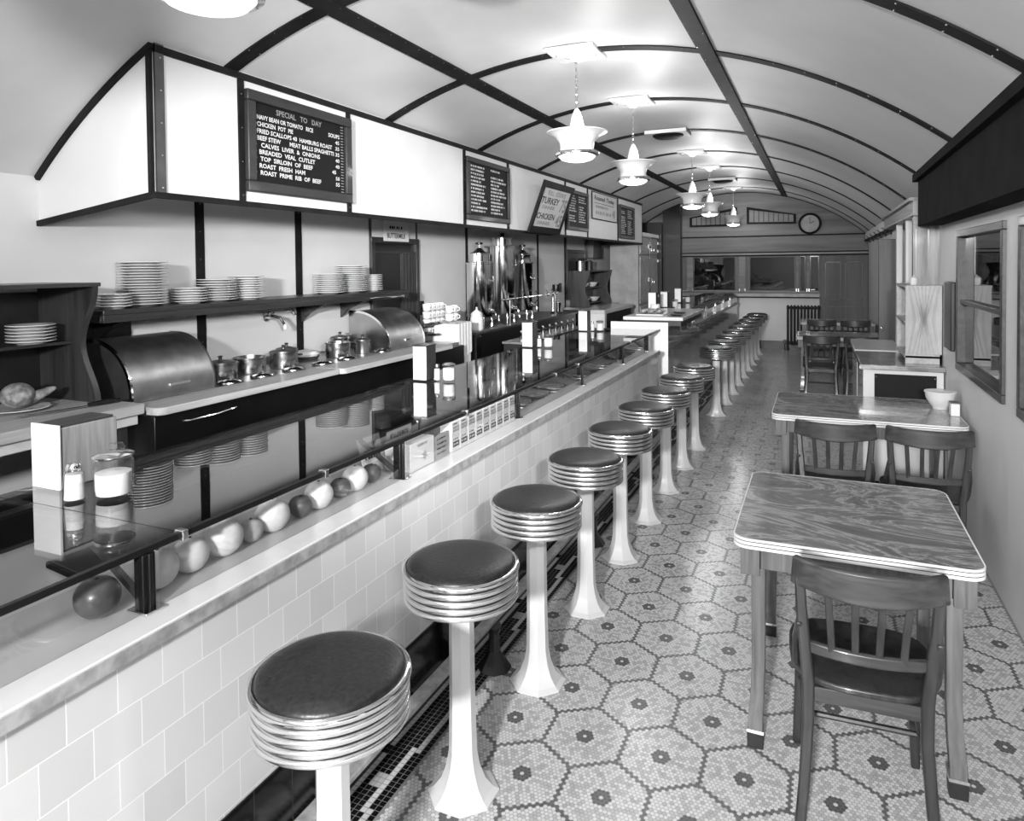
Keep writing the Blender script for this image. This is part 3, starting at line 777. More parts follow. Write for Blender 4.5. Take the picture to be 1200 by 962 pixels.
# low round stool/chair edge at the very front
# bowl and box on second table
t = thing('serving_bowl', 'white china bowl on the second dining table', 'bowl', (.74, 5.40, .7605))
mb = MB(); mb.lathe([(.045, 0), (.047, .01), (.06, .025), (.085, .07), (.092, .115), (.088, .115), (.08, .07), (.055, .032), (0, .026)], 32, (.74, 5.40, .7605)); mb.build('bowl_body', 'china', t, smooth=60)
mb = MB(); mb.lathe([(.0915, .105), (.0945, .108), (.0945, .116), (.089, .118)], 32, (.74, 5.40, .7605)); mb.build('rim', 'china', t)
t = thing('napkin_box', 'low white box beside the bowl, against the window wall', 'box', (.845, 5.25, .7605))
tag(t, 'low white box beside the bowl, at table end by wall', 'box')
mb = MB(); mb.box(.765, .815, 5.15, 5.22, .7605, .84); mb.build('box_body', 'paper', t, bevel=.003)
mb = MB(); mb.box(.763, .817, 5.148, 5.222, .84, .848); mb.build('box_lid', 'dull_metal', t, bevel=.002)
t.location = (.79, 5.185, .7605)
for c_ in t.children: c_.location = Vector((.845, 5.25, .7605)) - Vector((.79, 5.185, .7605))

# ------------------------------------------------------------------ white cabinets by the window wall
t = thing('service_cabinet', 'white service cabinet with dark recessed panel behind second table', 'cabinet', (.57, 6.4, 0))
mb = MB(); mb.box(.31, .85, 6.02, 6.88, .05, .915); mb.build('body', 'porcelain', t, bevel=.006)
mb = MB(); mb.box(.35, .83, 6.06, 6.86, 0.0, .05); mb.build('plinth', 'black', t)
mb = MB(); mb.box(.388, .802, 6.012, 6.022, .40, .885); mb.build('dark_panel', 'dark_board', t)
mb = MB(); 
for x in (.40, .79):
    for z in (.42, .865): mb.ball((x, 6.01, z), .006, 8)
mb.build('screws', 'chrome', t)
mb = MB(); mb.box(.29, .857, 6.0, 6.9, .915, .955); mb.build('cabinet_top', 'swirl_top', t, bevel=.004)
mb = MB(); mb.box(.286, .857, 5.994, 6.0, .92, .95); mb.box(.284, .29, 6.0, 6.9, .92, .95); mb.build('metal_edge', 'chrome', t)
t = thing('low_counter', 'white low counter standing behind the white service cabinet', 'cabinet', (.57, 7.5, 0))
mb = MB(); mb.box(.31, .66, 7.02, 7.92, .0, .915); mb.build('body', 'porcelain', t, bevel=.004)
mb = MB(); mb.box(.29, .68, 7.0, 7.95, .915, .955); mb.build('counter_top', 'white_marble', t, bevel=.004)
t = thing('curtained_shelf', 'pale shelf unit with gathered cloth end standing on white cabinet', 'shelf', (.73, 6.5, .956))
mb = MB()
mb.box(.61, .855, 6.16, 6.175, .956, 1.56); mb.box(.61, .855, 6.805, 6.82, .956, 1.56); mb.box(.84, .855, 6.16, 6.82, .956, 1.56)
mb.build('frame', 'light_wood', t)
for z in (1.0, 1.27, 1.545):
    mb = MB(); mb.box(.605, .84, 6.16, 6.82, z, z + .015); mb.build('shelf_board', 'light_wood', t)
# gathered cloth: hourglass of folds pinched at the middle
mb = MB(); nx, nz = 48, 24; vs = []; fs = []
for j in range(nz + 1):
    v = -1 + 2 * j / nz; pinch = .16 + .84 * abs(v) ** 1.15
    for i in range(nx + 1):
        u = -1 + 2 * i / nx
        x = .7325 + .12 * u * (pinch + (1 - pinch) * abs(u) ** 4)
        y = 6.152 - .007 * (1 + math.sin(u * 26)) * (.35 + .65 * (1 - abs(v)))
        vs.append((x, y, 1.295 + .262 * v))
for j in range(nz):
    for i in range(nx):
        a = j * (nx + 1) + i; fs.append((a, a + 1, a + nx + 2, a + nx + 1))
k = len(vs); vs2 = vs + [(x, y + .003, z) for x, y, z in vs]; fs2 = fs + [[i + k for i in f[::-1]] for f in fs]
mb.add(vs2, fs2, None); mb.build('cloth_panel', 'curtain_cloth', t, smooth=80)
mb = MB(); mb.box(.612, .853, 6.154, 6.16, 1.03, 1.56); mb.build('end_board', 'light_wood', t)
t2 = thing('cream_pitcher', 'small white lidded pot on top of the curtained shelf', 'pot', (.68, 6.3, 1.561))
mb = MB(); mb.lathe([(.022, 0), (.028, .02), (.028, .05), (.024, .055)], 16, (.68, 6.3, 1.561)); mb.build('body', 'china', t2)
mb = MB(); mb.lathe([(.025, .055), (.015, .064), (.004, .068), (.006, .076), (0, .08)], 16, (.68, 6.3, 1.561)); mb.build('lid', 'china', t2)
for i, (y, z) in enumerate(((6.4, 1.0155), (6.6, 1.0155), (6.45, 1.2855), (6.65, 1.2855))):
    mb = MB(); mb.lathe([(.03, 0), (.032, .06), (.02, .08), (.012, .10), (0, .105)], 12, (.70, y, z))
    tag(mb.build('condiment_jar', 'dull_metal' if i % 2 else 'china', None, loc=(.70, y, z)), ['dull metal', 'white'][1 - i % 2] + ' condiment jar on the %s board of the curtained shelf' % ('lower' if i < 2 else 'middle'), 'jar')
mb = MB(); mb.box(.83, XR, 5.62, 5.90, 1.12, 1.60); tag(mb.build('wall_cabinet', 'dark_paint', None, loc=(.845, 5.76, 1.12), bevel=.006), 'small dark cabinet fixed on window wall beside curtained shelf', 'cabinet')

# ------------------------------------------------------------------ pendant lamps and ceiling vents
def make_pendant():
    t = thing('pendant_lamp', 'x', 'lamp', (0, 0, 0), 'opal pendant lamps along the ceiling')
    zc = 3.175   # ceiling
    mb = MB(); mb.box(-.165, .165, -.165, .165, zc - .02, zc + .0); mb.lathe([(.13, zc - .03), (.14, zc - .02)], 32, (0, 0, 0)); mb.lathe([(.0, zc - .07), (.03, zc - .065), (.05, zc - .04), (.085, zc - .03)], 24, (0, 0, 0)); mb.build('ceiling_plate', 'porcelain', t)
    mb = MB(); z = 2.80
    k = 0
    while z < zc - .06:
        c = []
        for i in range(8):
            a = 2 * PI * i / 8
            c.append((.008 * math.cos(a), 0, z + .016 * math.sin(a)) if k % 2 else (0, .008 * math.cos(a), z + .016 * math.sin(a)))
        mb.tube(c, .003, 5, closed=True); z += .026; k += 1
    mb.build('chain', 'chrome', t)
    mb = MB(); mb.lathe([(.052, 2.60), (.048, 2.68), (.036, 2.74), (.018, 2.785), (.008, 2.80)], 20, (0, 0, 0)); mb.build('lamp_holder', 'porcelain', t, smooth=60)
    mb = MB(); pr = [(.118, 2.505), (.112, 2.535), (.118, 2.57), (.145, 2.605), (.185, 2.628), (.205, 2.634), (.205, 2.640), (.183, 2.636), (.140, 2.614), (.110, 2.58), (.104, 2.54), (.108, 2.51)]
    mb.lathe(pr, 40, (0, 0, 0)); mb.build('opal_shade', 'opal_glass', t, smooth=60)
    mb = MB(); mb.lathe([(.118, 2.475), (.146, 2.480), (.150, 2.492), (.146, 2.504), (.116, 2.508)], 40, (0, 0, 0)); mb.build('chrome_ring', 'chrome', t, smooth=60)
    mb = MB(); mb.lathe([(0, 2.440), (.06, 2.443), (.105, 2.455), (.128, 2.478), (.12, 2.482)], 32, (0, 0, 0)); mb.build('lens', 'lamp_lens', t, smooth=60)
    return t
LY = [(-.15, 'opal pendant lamp over the counter, behind the viewpoint'), (1.4, 'opal pendant lamp above the nearest stool'), (4.5, 'largest-looking opal pendant lamp in front of the tilted sign'),
      (6.05, 'opal pendant lamp just before the first round ceiling vent'), (9.15, 'opal pendant lamp just beyond the first round ceiling vent'), (10.7, 'opal pendant lamp, one before the farthest'), (13.8, 'farthest opal pendant lamp, hanging before the far wall')]
pl = make_pendant(); LX = -1.5
for i, (y, lb) in enumerate(LY):
    if i == 0: pl.location = (LX, y, 0); pl['label'] = lb
    else: dup(pl, (LX, y, 0), label=lb)
    for z, e_, nm in ((2.39, 5.0 if y < 4 else 14.0, 'lamp_down'), (2.74, 16.0, 'lamp_up')):
        l_ = bpy.data.lights.new(nm, 'POINT'); l_.energy = e_; l_.shadow_soft_size = .09 if z < 2.5 else .05
        o = bpy.data.objects.new(nm, l_); COL.objects.link(o); o.location = (LX + (0 if z < 2.5 else 0.0), y, z)
        if z > 2.5: o.location = (LX + .09, y, z)
for i, y in enumerate((2.95, 7.6, 12.25)):
    t = thing('ceiling_vent', 'x', 'vent', (LX, y, 3.15), 'round ceiling vents')
    t['label'] = ['round dark ceiling vent above the second stool', 'round dark ceiling vent between the second and third pendant lamps', 'round dark ceiling vent before the farthest pendant lamp'][i]
    mb = MB(); mb.box(LX - .22, LX + .22, y - .17, y + .17, 3.13, 3.17); mb.build('vent_plate', 'ceiling_enamel', t, bevel=.004)
    mb = MB(); mb.lathe([(.05, 3.095), (.13, 3.10), (.16, 3.118), (.165, 3.13)], 32, (LX, y, 0)); mb.build('louvre', 'black_strip', t)

# ------------------------------------------------------------------ signs on the fascia
RN = random.Random(11)
def signboard(label, y0, y1, z0, z1, frame='frame_wood', board='dark_board', fw=.05, fd=.028):
    t = thing('menu_board' if board == 'dark_board' else 'price_sign', label, 'sign', (FX + .01, (y0 + y1) / 2, z0))
    x = FX + .010; mb = MB()
    mb.box(x, x + fd, y0, y1, z0, z0 + fw); mb.box(x, x + fd, y0, y1, z1 - fw, z1); mb.box(x, x + fd, y0, y0 + fw, z0 + fw, z1 - fw); mb.box(x, x + fd, y1 - fw, y1, z0 + fw, z1 - fw)
    mb.build('sign_frame', frame, t, bevel=.006)
    mb = MB(); mb.box(x, x + .012, y0 + fw, y1 - fw, z0 + fw, z1 - fw); mb.build('sign_panel', board, t)
    return t, (x + .0135, y0 + fw, z0 + fw), y1 - y0 - 2 * fw, z1 - z0 - 2 * fw
UY, UZ = (0, 1, 0), (0, 0, 1)
t, O, W, Hh = signboard('wide black menu board headed SPECIAL TO DAY, nearest on fascia', 3.03, 3.985, 2.185, 2.765, fw=.062, fd=.035)
mb = MB()
# 10 rows
rows = [('NAVY BEAN OR TOMATO   RICE', .00, .60, None), ('CHICKEN  POT  PIE', 0, .37, None), ('FRIED SCALLOPS 40  HAMBURG ROAST', 0, .83, None), ('BEEF STEW       MEAT BALLS SPAGHETTI', 0, .85, None),
        ('CALVES  LIVER  &  ONIONS', .04, .64, None), ('BREADED  VEAL  CUTLET', .02, .60, None), ('TOP  SIRLOIN  OF  BEEF', .03, .56, None), ('ROAST  FRESH  HAM', .02, .48, None), ('ROAST  PRIME  RIB  OF  BEEF', .03, .66, None)]
rh = Hh / 11.4
for i, (s_, a, w, p) in enumerate(rows):
    y = Hh - rh * (i + 2.35)
    add_text(mb, s_, O, UY, UZ, .03 * W + a * W * .9, y, w * W * .98, rh * .68)
    mb.add([Vector(O) + Vector((0, .012 * W, y + rh * .3)), Vector(O) + Vector((0, .024 * W, y + rh * .3)), Vector(O) + Vector((0, .024 * W, y + rh * .5)), Vector(O) + Vector((0, .012 * W, y + rh * .5))], [(0, 1, 2, 3)])
add_text(mb, 'SOUPS', O, UY, UZ, .80 * W, Hh - rh * 2.35, .14 * W, rh * .68)
for i, s_ in enumerate(['45', '35', '35', '40', '40', '45', '50', '55']):
    add_text(mb, s_, O, UY, UZ, (.885 if i != 5 else .84) * W, Hh - rh * (i + 3.35), .05 * W, rh * .62)
mb.build('lettering', 'letter_white', t, smooth=0)
mb = MB(); add_text(mb, 'SPECIAL   TO   DAY', O, UY, UZ, .22 * W, Hh - rh * 1.15, .50 * W, rh * .85); mb.build('heading', 'letter_grey', t, smooth=0)
mb = MB()
for k in range(24):
    z = O[2] + Hh * (k + .5) / 24
    mb.box(O[0] - .001, O[0] + .002, O[1] + .955 * W, O[1] + .985 * W, z - .003, z + .003)
mb.build('letter_rail', 'letter_grey', t, smooth=0)
def menu(label, y0, y1, z0, z1, cols, rows_):
    t, O, W, Hh = signboard(label, y0, y1, z0, z1)
    mb = MB(); rh = Hh / (rows_ + 1)
    for c in range(cols):
        for r_ in range(rows_):
            if RN.random() < .08: continue
            strokes(mb, O, UY, UZ, W * (.04 + c / cols), Hh - rh * (r_ + 1.1), W / cols * RN.uniform(.45, .85), rh * .55, RN)
    mb.build('lettering', 'letter_white', t, smooth=0)
menu('black two-column menu board above the coffee urns', 5.73, 6.69, 2.175, 2.76, 2, 13)
menu('narrow black menu board partly behind the tilted turkey sign', 8.52, 9.40, 2.20, 2.73, 2, 12)
menu('last black menu board on the fascia, nearest the ice box', 11.1, 12.05, 2.17, 2.72, 2, 14)
# tilted sign
P0 = Vector((-2.965, 7.13, 2.12)); U = Vector((0, 1, 0)); V = Vector((.21, 0, .57)).normalized(); Hs = .60; Ws = .985; Nn = U.cross(V)
t = thing('price_sign', 'forward-tilted framed sign reading FULL COURSE TURKEY DINNER and CHICKEN DINNER', 'sign', tuple(P0))
def pl(mb, x0, x1, y0, y1, d0, d1):
    q = [P0 + U * a + V * b_ + Nn * c_ for c_ in (d0, d1) for a, b_ in ((x0, y0), (x1, y0), (x1, y1), (x0, y1))]
    mb.add(q, [(3, 2, 1, 0), (4, 5, 6, 7), (0, 1, 5, 4), (1, 2, 6, 5), (2, 3, 7, 6), (3, 0, 4, 7)])
mb = MB(); pl(mb, 0, Ws, 0, .075, 0, .03); pl(mb, 0, Ws, Hs - .075, Hs, 0, .03); pl(mb, 0, .05, .075, Hs - .075, 0, .03); pl(mb, Ws - .05, Ws, .075, Hs - .075, 0, .03); mb.build('sign_frame', 'black_strip', t)
mb = MB(); pl(mb, .05, Ws - .05, .075, Hs - .075, 0, .014); mb.build('sign_panel', 'card_pale', t)
mb = MB(); O = P0 + Nn * .0155
for s_, x, y, w, h in (('FULL  COURSE', .22, .445, .58, .055), ('DINNER', .17, .285, .40, .04), ('DINNER', .17, .10, .40, .04)): add_text(mb, s_, O, U, V, x, y, w, h)
mb.build('small_lettering', 'letter_grey', t, smooth=0)
mb = MB()
for s_, x, y, w, h in (('TURKEY', .09, .345, .56, .075), ('CHICKEN', .09, .165, .56, .07)): add_text(mb, s_, O, U, V, x, y, w, h)
mb.build('lettering', 'ink', t, smooth=0)
mb = MB()
for s_, x, y, w, h in (('75', .72, .27, .20, .16), ('45', .72, .09, .20, .15)): add_text(mb, s_, O, U, V, x, y, w, h)
mb.build('prices', 'letter_grey', t, smooth=0)
t, O, W, Hh = signboard('white card sign headed Roasted Today with grey lettering', 9.60, 10.93, 2.40, 2.80, frame='black_strip', board='card_pale', fw=.014, fd=.016)
mb = MB(); add_text(mb, 'Roasted  Today', O, UY, UZ, .08 * W, Hh * .66, .80 * W, Hh * .24); mb.box(O[0], O[0] + .001, O[1] + .08 * W, O[1] + .88 * W, O[2] + Hh * .60, O[2] + Hh * .62)
mb.build('lettering', 'ink', t, smooth=0)
mb = MB()
for r_, (h, w) in enumerate(((.10, .5), (.14, .62))): strokes(mb, O, UY, UZ, W * .12, Hh * (.42 - r_ * .26), W * w, Hh * h, RN)
add_text(mb, '40', O, UY, UZ, .80 * W, Hh * .12, .12 * W, Hh * .35); mb.build('small_lettering', 'letter_grey', t, smooth=0)
# paper notice over the first pass-through
t = thing('paper_notice', 'small white paper notice over the first kitchen pass-through', 'notice', (XW + .014, 5.9, 1.97))
mb = MB(); mb.box(XW + .037, XW + .039, 5.68, 6.13, 1.995, 2.24); mb.build('card', 'paper', t)
mb = MB(); O = (XW + .0405, 5.68, 1.995); strokes(mb, O, UY, UZ, .10, .12, .26, .03, RN); add_text(mb, 'BUTTERMILK', O, UY, UZ, .06, .03, .33, .05); mb.build('lettering', 'ink', t, smooth=0)

# ------------------------------------------------------------------ plate shelf
t = thing('wall_shelf', 'long dark wooden plate shelf along the white kitchen wall', 'shelf', (-3.72, 4.0, 1.45))
mb = MB(); mb.box(-3.895, -3.55, 2.56, 5.62, 1.497, 1.525, 'dark_wood'); mb.build('shelf_board', 'dark_wood', t, bevel=.004)
mb = MB(); mb.box(-3.575, -3.55, 2.56, 5.62, 1.455, 1.497); mb.box(-3.895, -3.575, 2.56, 2.585, 1.455, 1.497); mb.build('front_lip', 'dark_wood', t, bevel=.003)
for y in (2.75, 4.54, 5.05):
    mb = MB(); mb.prism([(-3.893, 1.495), (-3.60, 1.495), (-3.60, 1.47), (-3.80, 1.38), (-3.893, 1.30)], 'Y', y - .015, y + .015); mb.build('bracket', 'dark_wood', t, bevel=.003)
mb = MB(); mb.box(-3.893, -3.882, 2.50, 2.98, 1.28, 1.453); mb.build('backing_panel', 'black', t)
mb = MB(); mb.tube([(-3.56, 5.0, 1.47), (-3.53, 5.05, 1.475), (-3.53, 5.5, 1.475), (-3.56, 5.55, 1.47)], .008, 8); mb.build('towel_bar', 'chrome', t)
def plate_mesh(r):
    mb = MB(); k = r / .14
    mb.lathe([(0, .003), (.07 * k, .003), (.078 * k, .0), (.084 * k, .004), (.105 * k, .010), (.1395 * k, .0145), (.140 * k, .018), (.134 * k, .0175), (.10 * k, .013), (.08 * k, .008), (0, .007)], 36, (0, 0, 0))
    return mb
S = [(2.70, .10, 5, 'small stack at the near end of the shelf', -3.665), (2.965, .140, 16, 'tallest stack on the shelf', -3.75), (3.257, .112, 6, 'low stack beside the tallest stack', -3.70), (3.507, .13, 9, 'wide stack over the black strip', -3.73),
     (3.782, .12, 10, 'stack before the bare stretch of shelf', -3.73), (4.688, .13, 10, 'first stack beyond the bare stretch', -3.73), (5.0, .14, 14, 'taller stack near the far shelf end', -3.74), (5.30, .10, 9, 'last stack by the pass-through', -3.74)]
CAP = {2: 'second from top', }
for si, (y, r, n, lb, x) in enumerate(S):
    base = None; stp = .0165
    for k in range(n):
        pos = n - 1 - k
        nm = 'top plate of the ' + lb if pos == 0 else ('bottom plate of the ' + lb if k == 0 else '%s plate down in the %s' % (ORD[pos], lb))
        loc = (x + RN.uniform(-.002, .002), y + RN.uniform(-.002, .002), 1.5255 + k * stp)
        if base is None:
            o = plate_mesh(r).build('dinner_plate', 'china', None, smooth=60); o.location = loc; base = o
        else:
            o = base.copy(); COL.objects.link(o); o.location = loc
        o.rotation_euler.z = RN.uniform(0, 3)
        tag(o, 'white ' + nm, 'plate', 'white plates stacked on the wall shelf')
# wall faucet
t = thing('wall_faucet', 'chrome wall faucet between the shelf and the steam table', 'faucet', (-3.88, 4.14, 1.36))
mb = MB(); mb.cyl((-3.898, 4.12, 1.37), .035, .02, 16, axis='X'); mb.tube([(-3.88, 4.12, 1.37), (-3.82, 4.13, 1.375), (-3.78, 4.16, 1.36), (-3.76, 4.18, 1.31)], [.016, .016, .014, .012], 10); mb.build('spout', 'chrome', t)
mb = MB(); mb.tube([(-3.85, 4.08, 1.40), (-3.85, 4.17, 1.40)], .007, 8); mb.ball((-3.85, 4.125, 1.40), .016, 10); mb.build('handle', 'chrome', t)
mb = MB(); mb.cyl((-3.755, 4.185, 1.275), .013, .04, 10); mb.build('spout_tip', 'china', t)
mb = MB(); mb.tube([(-3.90, 4.36, 1.40), (-3.85, 4.37, 1.41), (-3.84, 4.40, 1.37)], .010, 8); tag(mb.build('hose_tap', 'chrome', None, loc=(-3.88, 4.37, 1.4)), 'small bent chrome tap to the far side of the wall faucet', 'faucet')
for i, (y, z, nm) in enumerate(((6.40, 1.30, 'dark switch plate beside first pass-through'), (10.76, 1.37, 'dark switch plate on wall beyond the coffee urns'))):
    t = thing('switch_plate', nm, 'switch', (XW + .001, y, z))
    mb = MB(); mb.box(XW, XW + .012, y - .06, y + .06, z - .075, z + .075); mb.build('plate', 'dark_paint', t, bevel=.003)
    mb = MB(); mb.box(XW + .012, XW + .03, y - .008, y + .008, z - .02, z + .012); mb.build('toggle', 'black', t)

# ------------------------------------------------------------------ steam table
ZS = 1.03
t = thing('steam_table', 'long black steam table with two pale carving boards on its edge', 'steam table', (-3.4, 4.2, 0))
mb = MB(); mb.box(-3.895, -3.14, 2.53, 5.95, .72, .985); mb.build('apron', 'black', t, bevel=.004)
mb = MB(); mb.box(-3.895, -3.18, 2.56, 5.95, 0.0, .72); mb.build('body', 'dark_paint', t)
mb = MB(); mb.box(-3.895, -3.20, 2.53, 5.95, .985, 1.012); mb.build('steel_top', 'brushed_steel', t)
def board(x0, x1, y0, y1, z0, z1):
    mb = MB(); r = .05; P = [(x0, y0), (x1 - r, y0)] + [(x1 - r + r * math.sin(a), y0 + r - r * math.cos(a)) for a in [PI / 2 * i / 6 for i in range(1, 7)]] + [(x1, y1), (x0, y1)]
    mb.prism(P, 'Z', z0, z1); return mb
board(-3.32, -3.10, 2.53, 3.99, .99, 1.03).build('carving_board', 'light_wood', t, bevel=.004)
board(-3.32, -3.07, 4.0, 5.60, .99, 1.03).build('carving_board', 'light_wood', t, bevel=.004)
mb = MB(); mb.tube([(-3.139, 2.70, .93), (-3.11, 2.72, .93), (-3.09, 2.9, .935), (-3.11, 3.05, .94)], .005, 6); mb.build('hook_rod', 'chrome', t)
# roll-top warmers
def warmer(label, y0, y1, x0, x1, h, end_mat):
    t = thing('bread_warmer', label, 'warmer', ((x0 + x1) / 2, y0, 1.012))
    w = x1 - x0; n = 16
    prof = [(x0, 1.0135), (x0, 1.0135 + h)] + [(x0 + w * .15 + w * .85 * math.sin(PI / 2 * i / n), 1.0135 + h * (.10 + .90 * math.cos(PI / 2 * i / n) if True else 0)) for i in range(1, n)] + [(x1, 1.0135 + h * .10), (x1, 1.0135)]
    prof2 = [p for p in prof]
    mb = MB(); mb.prism(prof, 'Y', y0 + .012, y1 - .012); mb.build('roll_cover', 'brushed_steel', t, smooth=40)
    cx = (x0 + x1) / 2; cz = 1.0135 + h / 2
    for a, b_ in ((y0, y0 + .012), (y1 - .012, y1)):
        mb = MB(); mb.prism([(cx + (px - cx) * 1.015, max(1.0135, cz + (pz - cz) * 1.015)) for px, pz in prof], 'Y', a, b_); mb.build('end_plate', end_mat, t, smooth=0)
    mb = MB(); mb.sweep([(px, y0 + .004, pz) for px, pz in prof[1:]], .012, .02, (0, 1, 0)); mb.build('edge_bead', 'chrome', t)
    mb = MB(); ym = y0 + (y1 - y0) * .55; mb.box(x1 - .012, x1 + .006, ym - .07, ym + .07, 1.0135 + h * .18, 1.0135 + h * .22); mb.build('name_plate', 'chrome', t)
    return t
warmer('roll-top steel warmer with dark end, beside the cutting table', 2.62, 3.20, -3.80, -3.43, .335, 'dull_metal')
warmer('second roll-top steel warmer with pale end, below the pass-through', 5.12, 5.72, -3.86, -3.44, .335, 'steel')
# pots
def pot(name, label, x, y, r, h, z=1.012, mat='steel', lid=True, handle=False):
    t = thing(name, label, 'pot', (x, y, z + .001), 'steam table pots')
    mb = MB(); mb.lathe([(r * .96, 0), (r, .01), (r, h), (r * 1.05, h + .004), (r * 1.05, h + .012), (r * .98, h + .012), (r * .94, h - .01), (0, h - .01)], 28, (x, y, z + .001)); mb.build('pot_body', mat, t, smooth=50)
    if lid:
        mb = MB(); mb.lathe([(r * .93, h - .008), (r * .9, h + .018), (r * .3, h + .03), (.012, h + .03), (.010, h + .045), (.018, h + .055), (0, h + .06)], 24, (x, y, z + .001)); mb.build('lid', 'dull_metal', t, smooth=50)
    if handle:
        mb = MB(); mb.tube([(x + r * .9, y - .02, z + h * .7), (x + r + .06, y - .04, z + h * .8), (x + r + .12, y - .06, z + h * .85)], .008, 8); mb.build('handle', 'dull_metal', t)
    return t
PT = [(-3.62, 3.42, .105, .10, 'wide steel pot touching the first warmer'), (-3.66, 3.72, .11, .10, 'wide steel pot second beyond the first warmer'), (-3.60, 3.99, .10, .11, 'steel pot third beyond the first warmer'), (-3.75, 4.19, .08, .10, 'small pot against the wall below the faucet'),
      (-3.60, 4.62, .10, .11, 'steel pot by the black wall strip'), (-3.77, 4.87, .085, .12, 'steel pot just before the pale-ended warmer'), (-3.56, 4.90, .07, .10, 'small bright pot in front of the pale-ended warmer')]
for i, (x, y, r, h, lb) in enumerate(PT): pot('soup_pot', lb, x, y, r, h, lid=i not in (1, 4), handle=i in (3, 5))
PN = [(-3.43, 3.32, .078, 'shallow inset pan nearest the first warmer'), (-3.43, 3.60, .078, 'shallow inset pan beside the wide pots'), (-3.43, 3.90, .078, 'shallow inset pan below the faucet'), (-3.43, 4.22, .078, 'shallow inset pan beyond the faucet'), (-3.43, 4.52, .078, 'shallow inset pan before the wall strip'), (-3.43, 5.0, .078, 'shallow inset pan in front of pale-ended warmer')]
for x, y, r, lb in PN:
    t = thing('inset_pan', lb, 'pan', (x, y, 1.013), 'inset pans of the steam table')
    mb = MB(); mb.lathe([(r, 0), (r * 1.05, .006), (r * 1.02, .016), (r * .9, .014), (r * .85, .004), (0, .004)], 28, (x, y, 1.013)); mb.build('rim', 'steel', t, smooth=50)
    mb = MB(); mb.lathe([(r * .86, .013), (r * .5, .026), (.01, .03), (.01, .04), (0, .042)], 20, (x, y, 1.013)); mb.build('cover', 'chrome', t, smooth=50)
t = thing('bacon_tray', 'pale folded cloth on a round tray beside the wall strip', 'tray', (-3.70, 4.42, 1.013))
mb = MB(); mb.lathe([(.09, 0), (.11, .03), (.10, .03), (0, .02)], 24, (-3.76, 4.42, 1.013)); mb.build('tray', 'dull_metal', t)
mb = MB(); mb.lathe([(.10, .03), (.11, .045), (.09, .065), (.03, .075), (0, .075)], 12, (-3.76, 4.42, 1.013)); mb.build('cloth', 'cloth_white', t)

# cutting table and curved dish rack at the near end
t = thing('cutting_table', 'cutting table with thick pale wooden top beside the steam table', 'table', (-3.5, 1.8, 0))
mb = MB(); mb.box(-3.895, -3.19, .6, 2.515, 1.0, 1.055); mb.build('wooden_top', 'light_wood', t, bevel=.006)
mb = MB(); mb.box(-3.88, -3.21, .6, 2.49, .95, .998); mb.build('under_board', 'white_marble', t, bevel=.004)
for x, y in ((-3.86, .65), (-3.27, .65), (-3.86, 2.42), (-3.27, 2.42)):
    mb = MB(); mb.box(x - .03, x + .03, y - .03, y + .03, 0, .95); mb.build('leg', 'dark_wood_z', t)
mb = MB(); mb.box(-3.86, -3.25, .62, 2.46, .25, .28); mb.build('lower_shelf', 'dark_wood', t)
def dish_rack(label, y0, y1, z0, z1, xf, th=.03):
    t = thing('dish_rack', label, 'rack', (XW, (y0 + y1) / 2, z0)); n = 14; h = z1 - z0; D_ = xf - XW
    pr = [(XW + .004, z0), (XW + .004, z1)] + [(XW + D_ * (.62 + .38 * math.cos(2 * PI * min(.5, i / n) * 1.0) if False else (.88 + .12 * math.cos(2 * PI * i / n))), z1 - h * i / n) for i in range(n + 1)]
    for a in (y0, y1 - th):
        mb = MB(); mb.prism(pr, 'Y', a, a + th); mb.build('curved_side', 'dark_wood_z', t, smooth=0)
        mb = MB(); mb.sweep([(x + .003, a + th / 2, z) for x, z in pr[2:]], th, .004, (0, 1, 0)); mb.build('side_edging', 'dull_metal', t)
    mb = MB(); mb.box(XW + .003, XW + .012, y0 + th, y1 - th, z0, z1 - .03); mb.build('back_panel', 'dark_paint', t)
    mb = MB(); mb.box(XW + .004, xf + .01, y0 - .01, y1 + .01, z1, z1 + .02); mb.build('top_board', 'dark_wood', t)
    for q in ((.04, .50) if y0 > 5 else (.50,)):
        mb = MB(); mb.box(XW + .012, XW + D_ * .62, y0 + th, y1 - th, z0 + h * q, z0 + h * q + .015); mb.build('rack_shelf', 'dark_wood', t)
    return t
dish_rack('dark wooden dish rack with curved sides at the near wall', 1.5, 2.46, 1.056, 1.66, -3.45)
b0 = None
for k in range(6):
    loc = (-3.68, 2.26, 1.374 + k * .016)
    if b0 is None: b0 = plate_mesh(.11).build('dinner_plate', 'china', None, smooth=60); o = b0
    else: o = b0.copy(); COL.objects.link(o)
    o.location = loc; tag(o, 'white plate in the near dish rack, %s' % (['bottom of its stack', 'second up', 'third up', 'fourth up', 'fifth up', 'top of its stack'][k]), 'plate', 'plates in the near dish rack')
t = thing('carving_knife', 'carving knife with thick black handle on the cutting table', 'knife', (-3.45, 2.33, 1.056))
mb = MB(); mb.tube([(-3.36, 2.33, 1.07), (-3.345, 2.41, 1.072), (-3.33, 2.48, 1.07)], [.010, .014, .011], 10); mb.build('handle', 'black', t)
mb = MB(); mb.prism([(-3.355, 2.335), (-3.42, 2.02), (-3.44, 2.06), (-3.385, 2.335)], 'Z', 1.062, 1.065); mb.build('blade', 'chrome', t, smooth=0)
t = thing('roast_platter', 'roast meat on white platter at the near end of cutting table', 'food', (-3.62, 2.13, 1.056))
mb = MB(); mb.lathe([(.06, 0), (.14, .015), (.135, .018), (0, .006)], 28, (-3.62, 2.15, 1.056)); mb.build('platter', 'china', t)
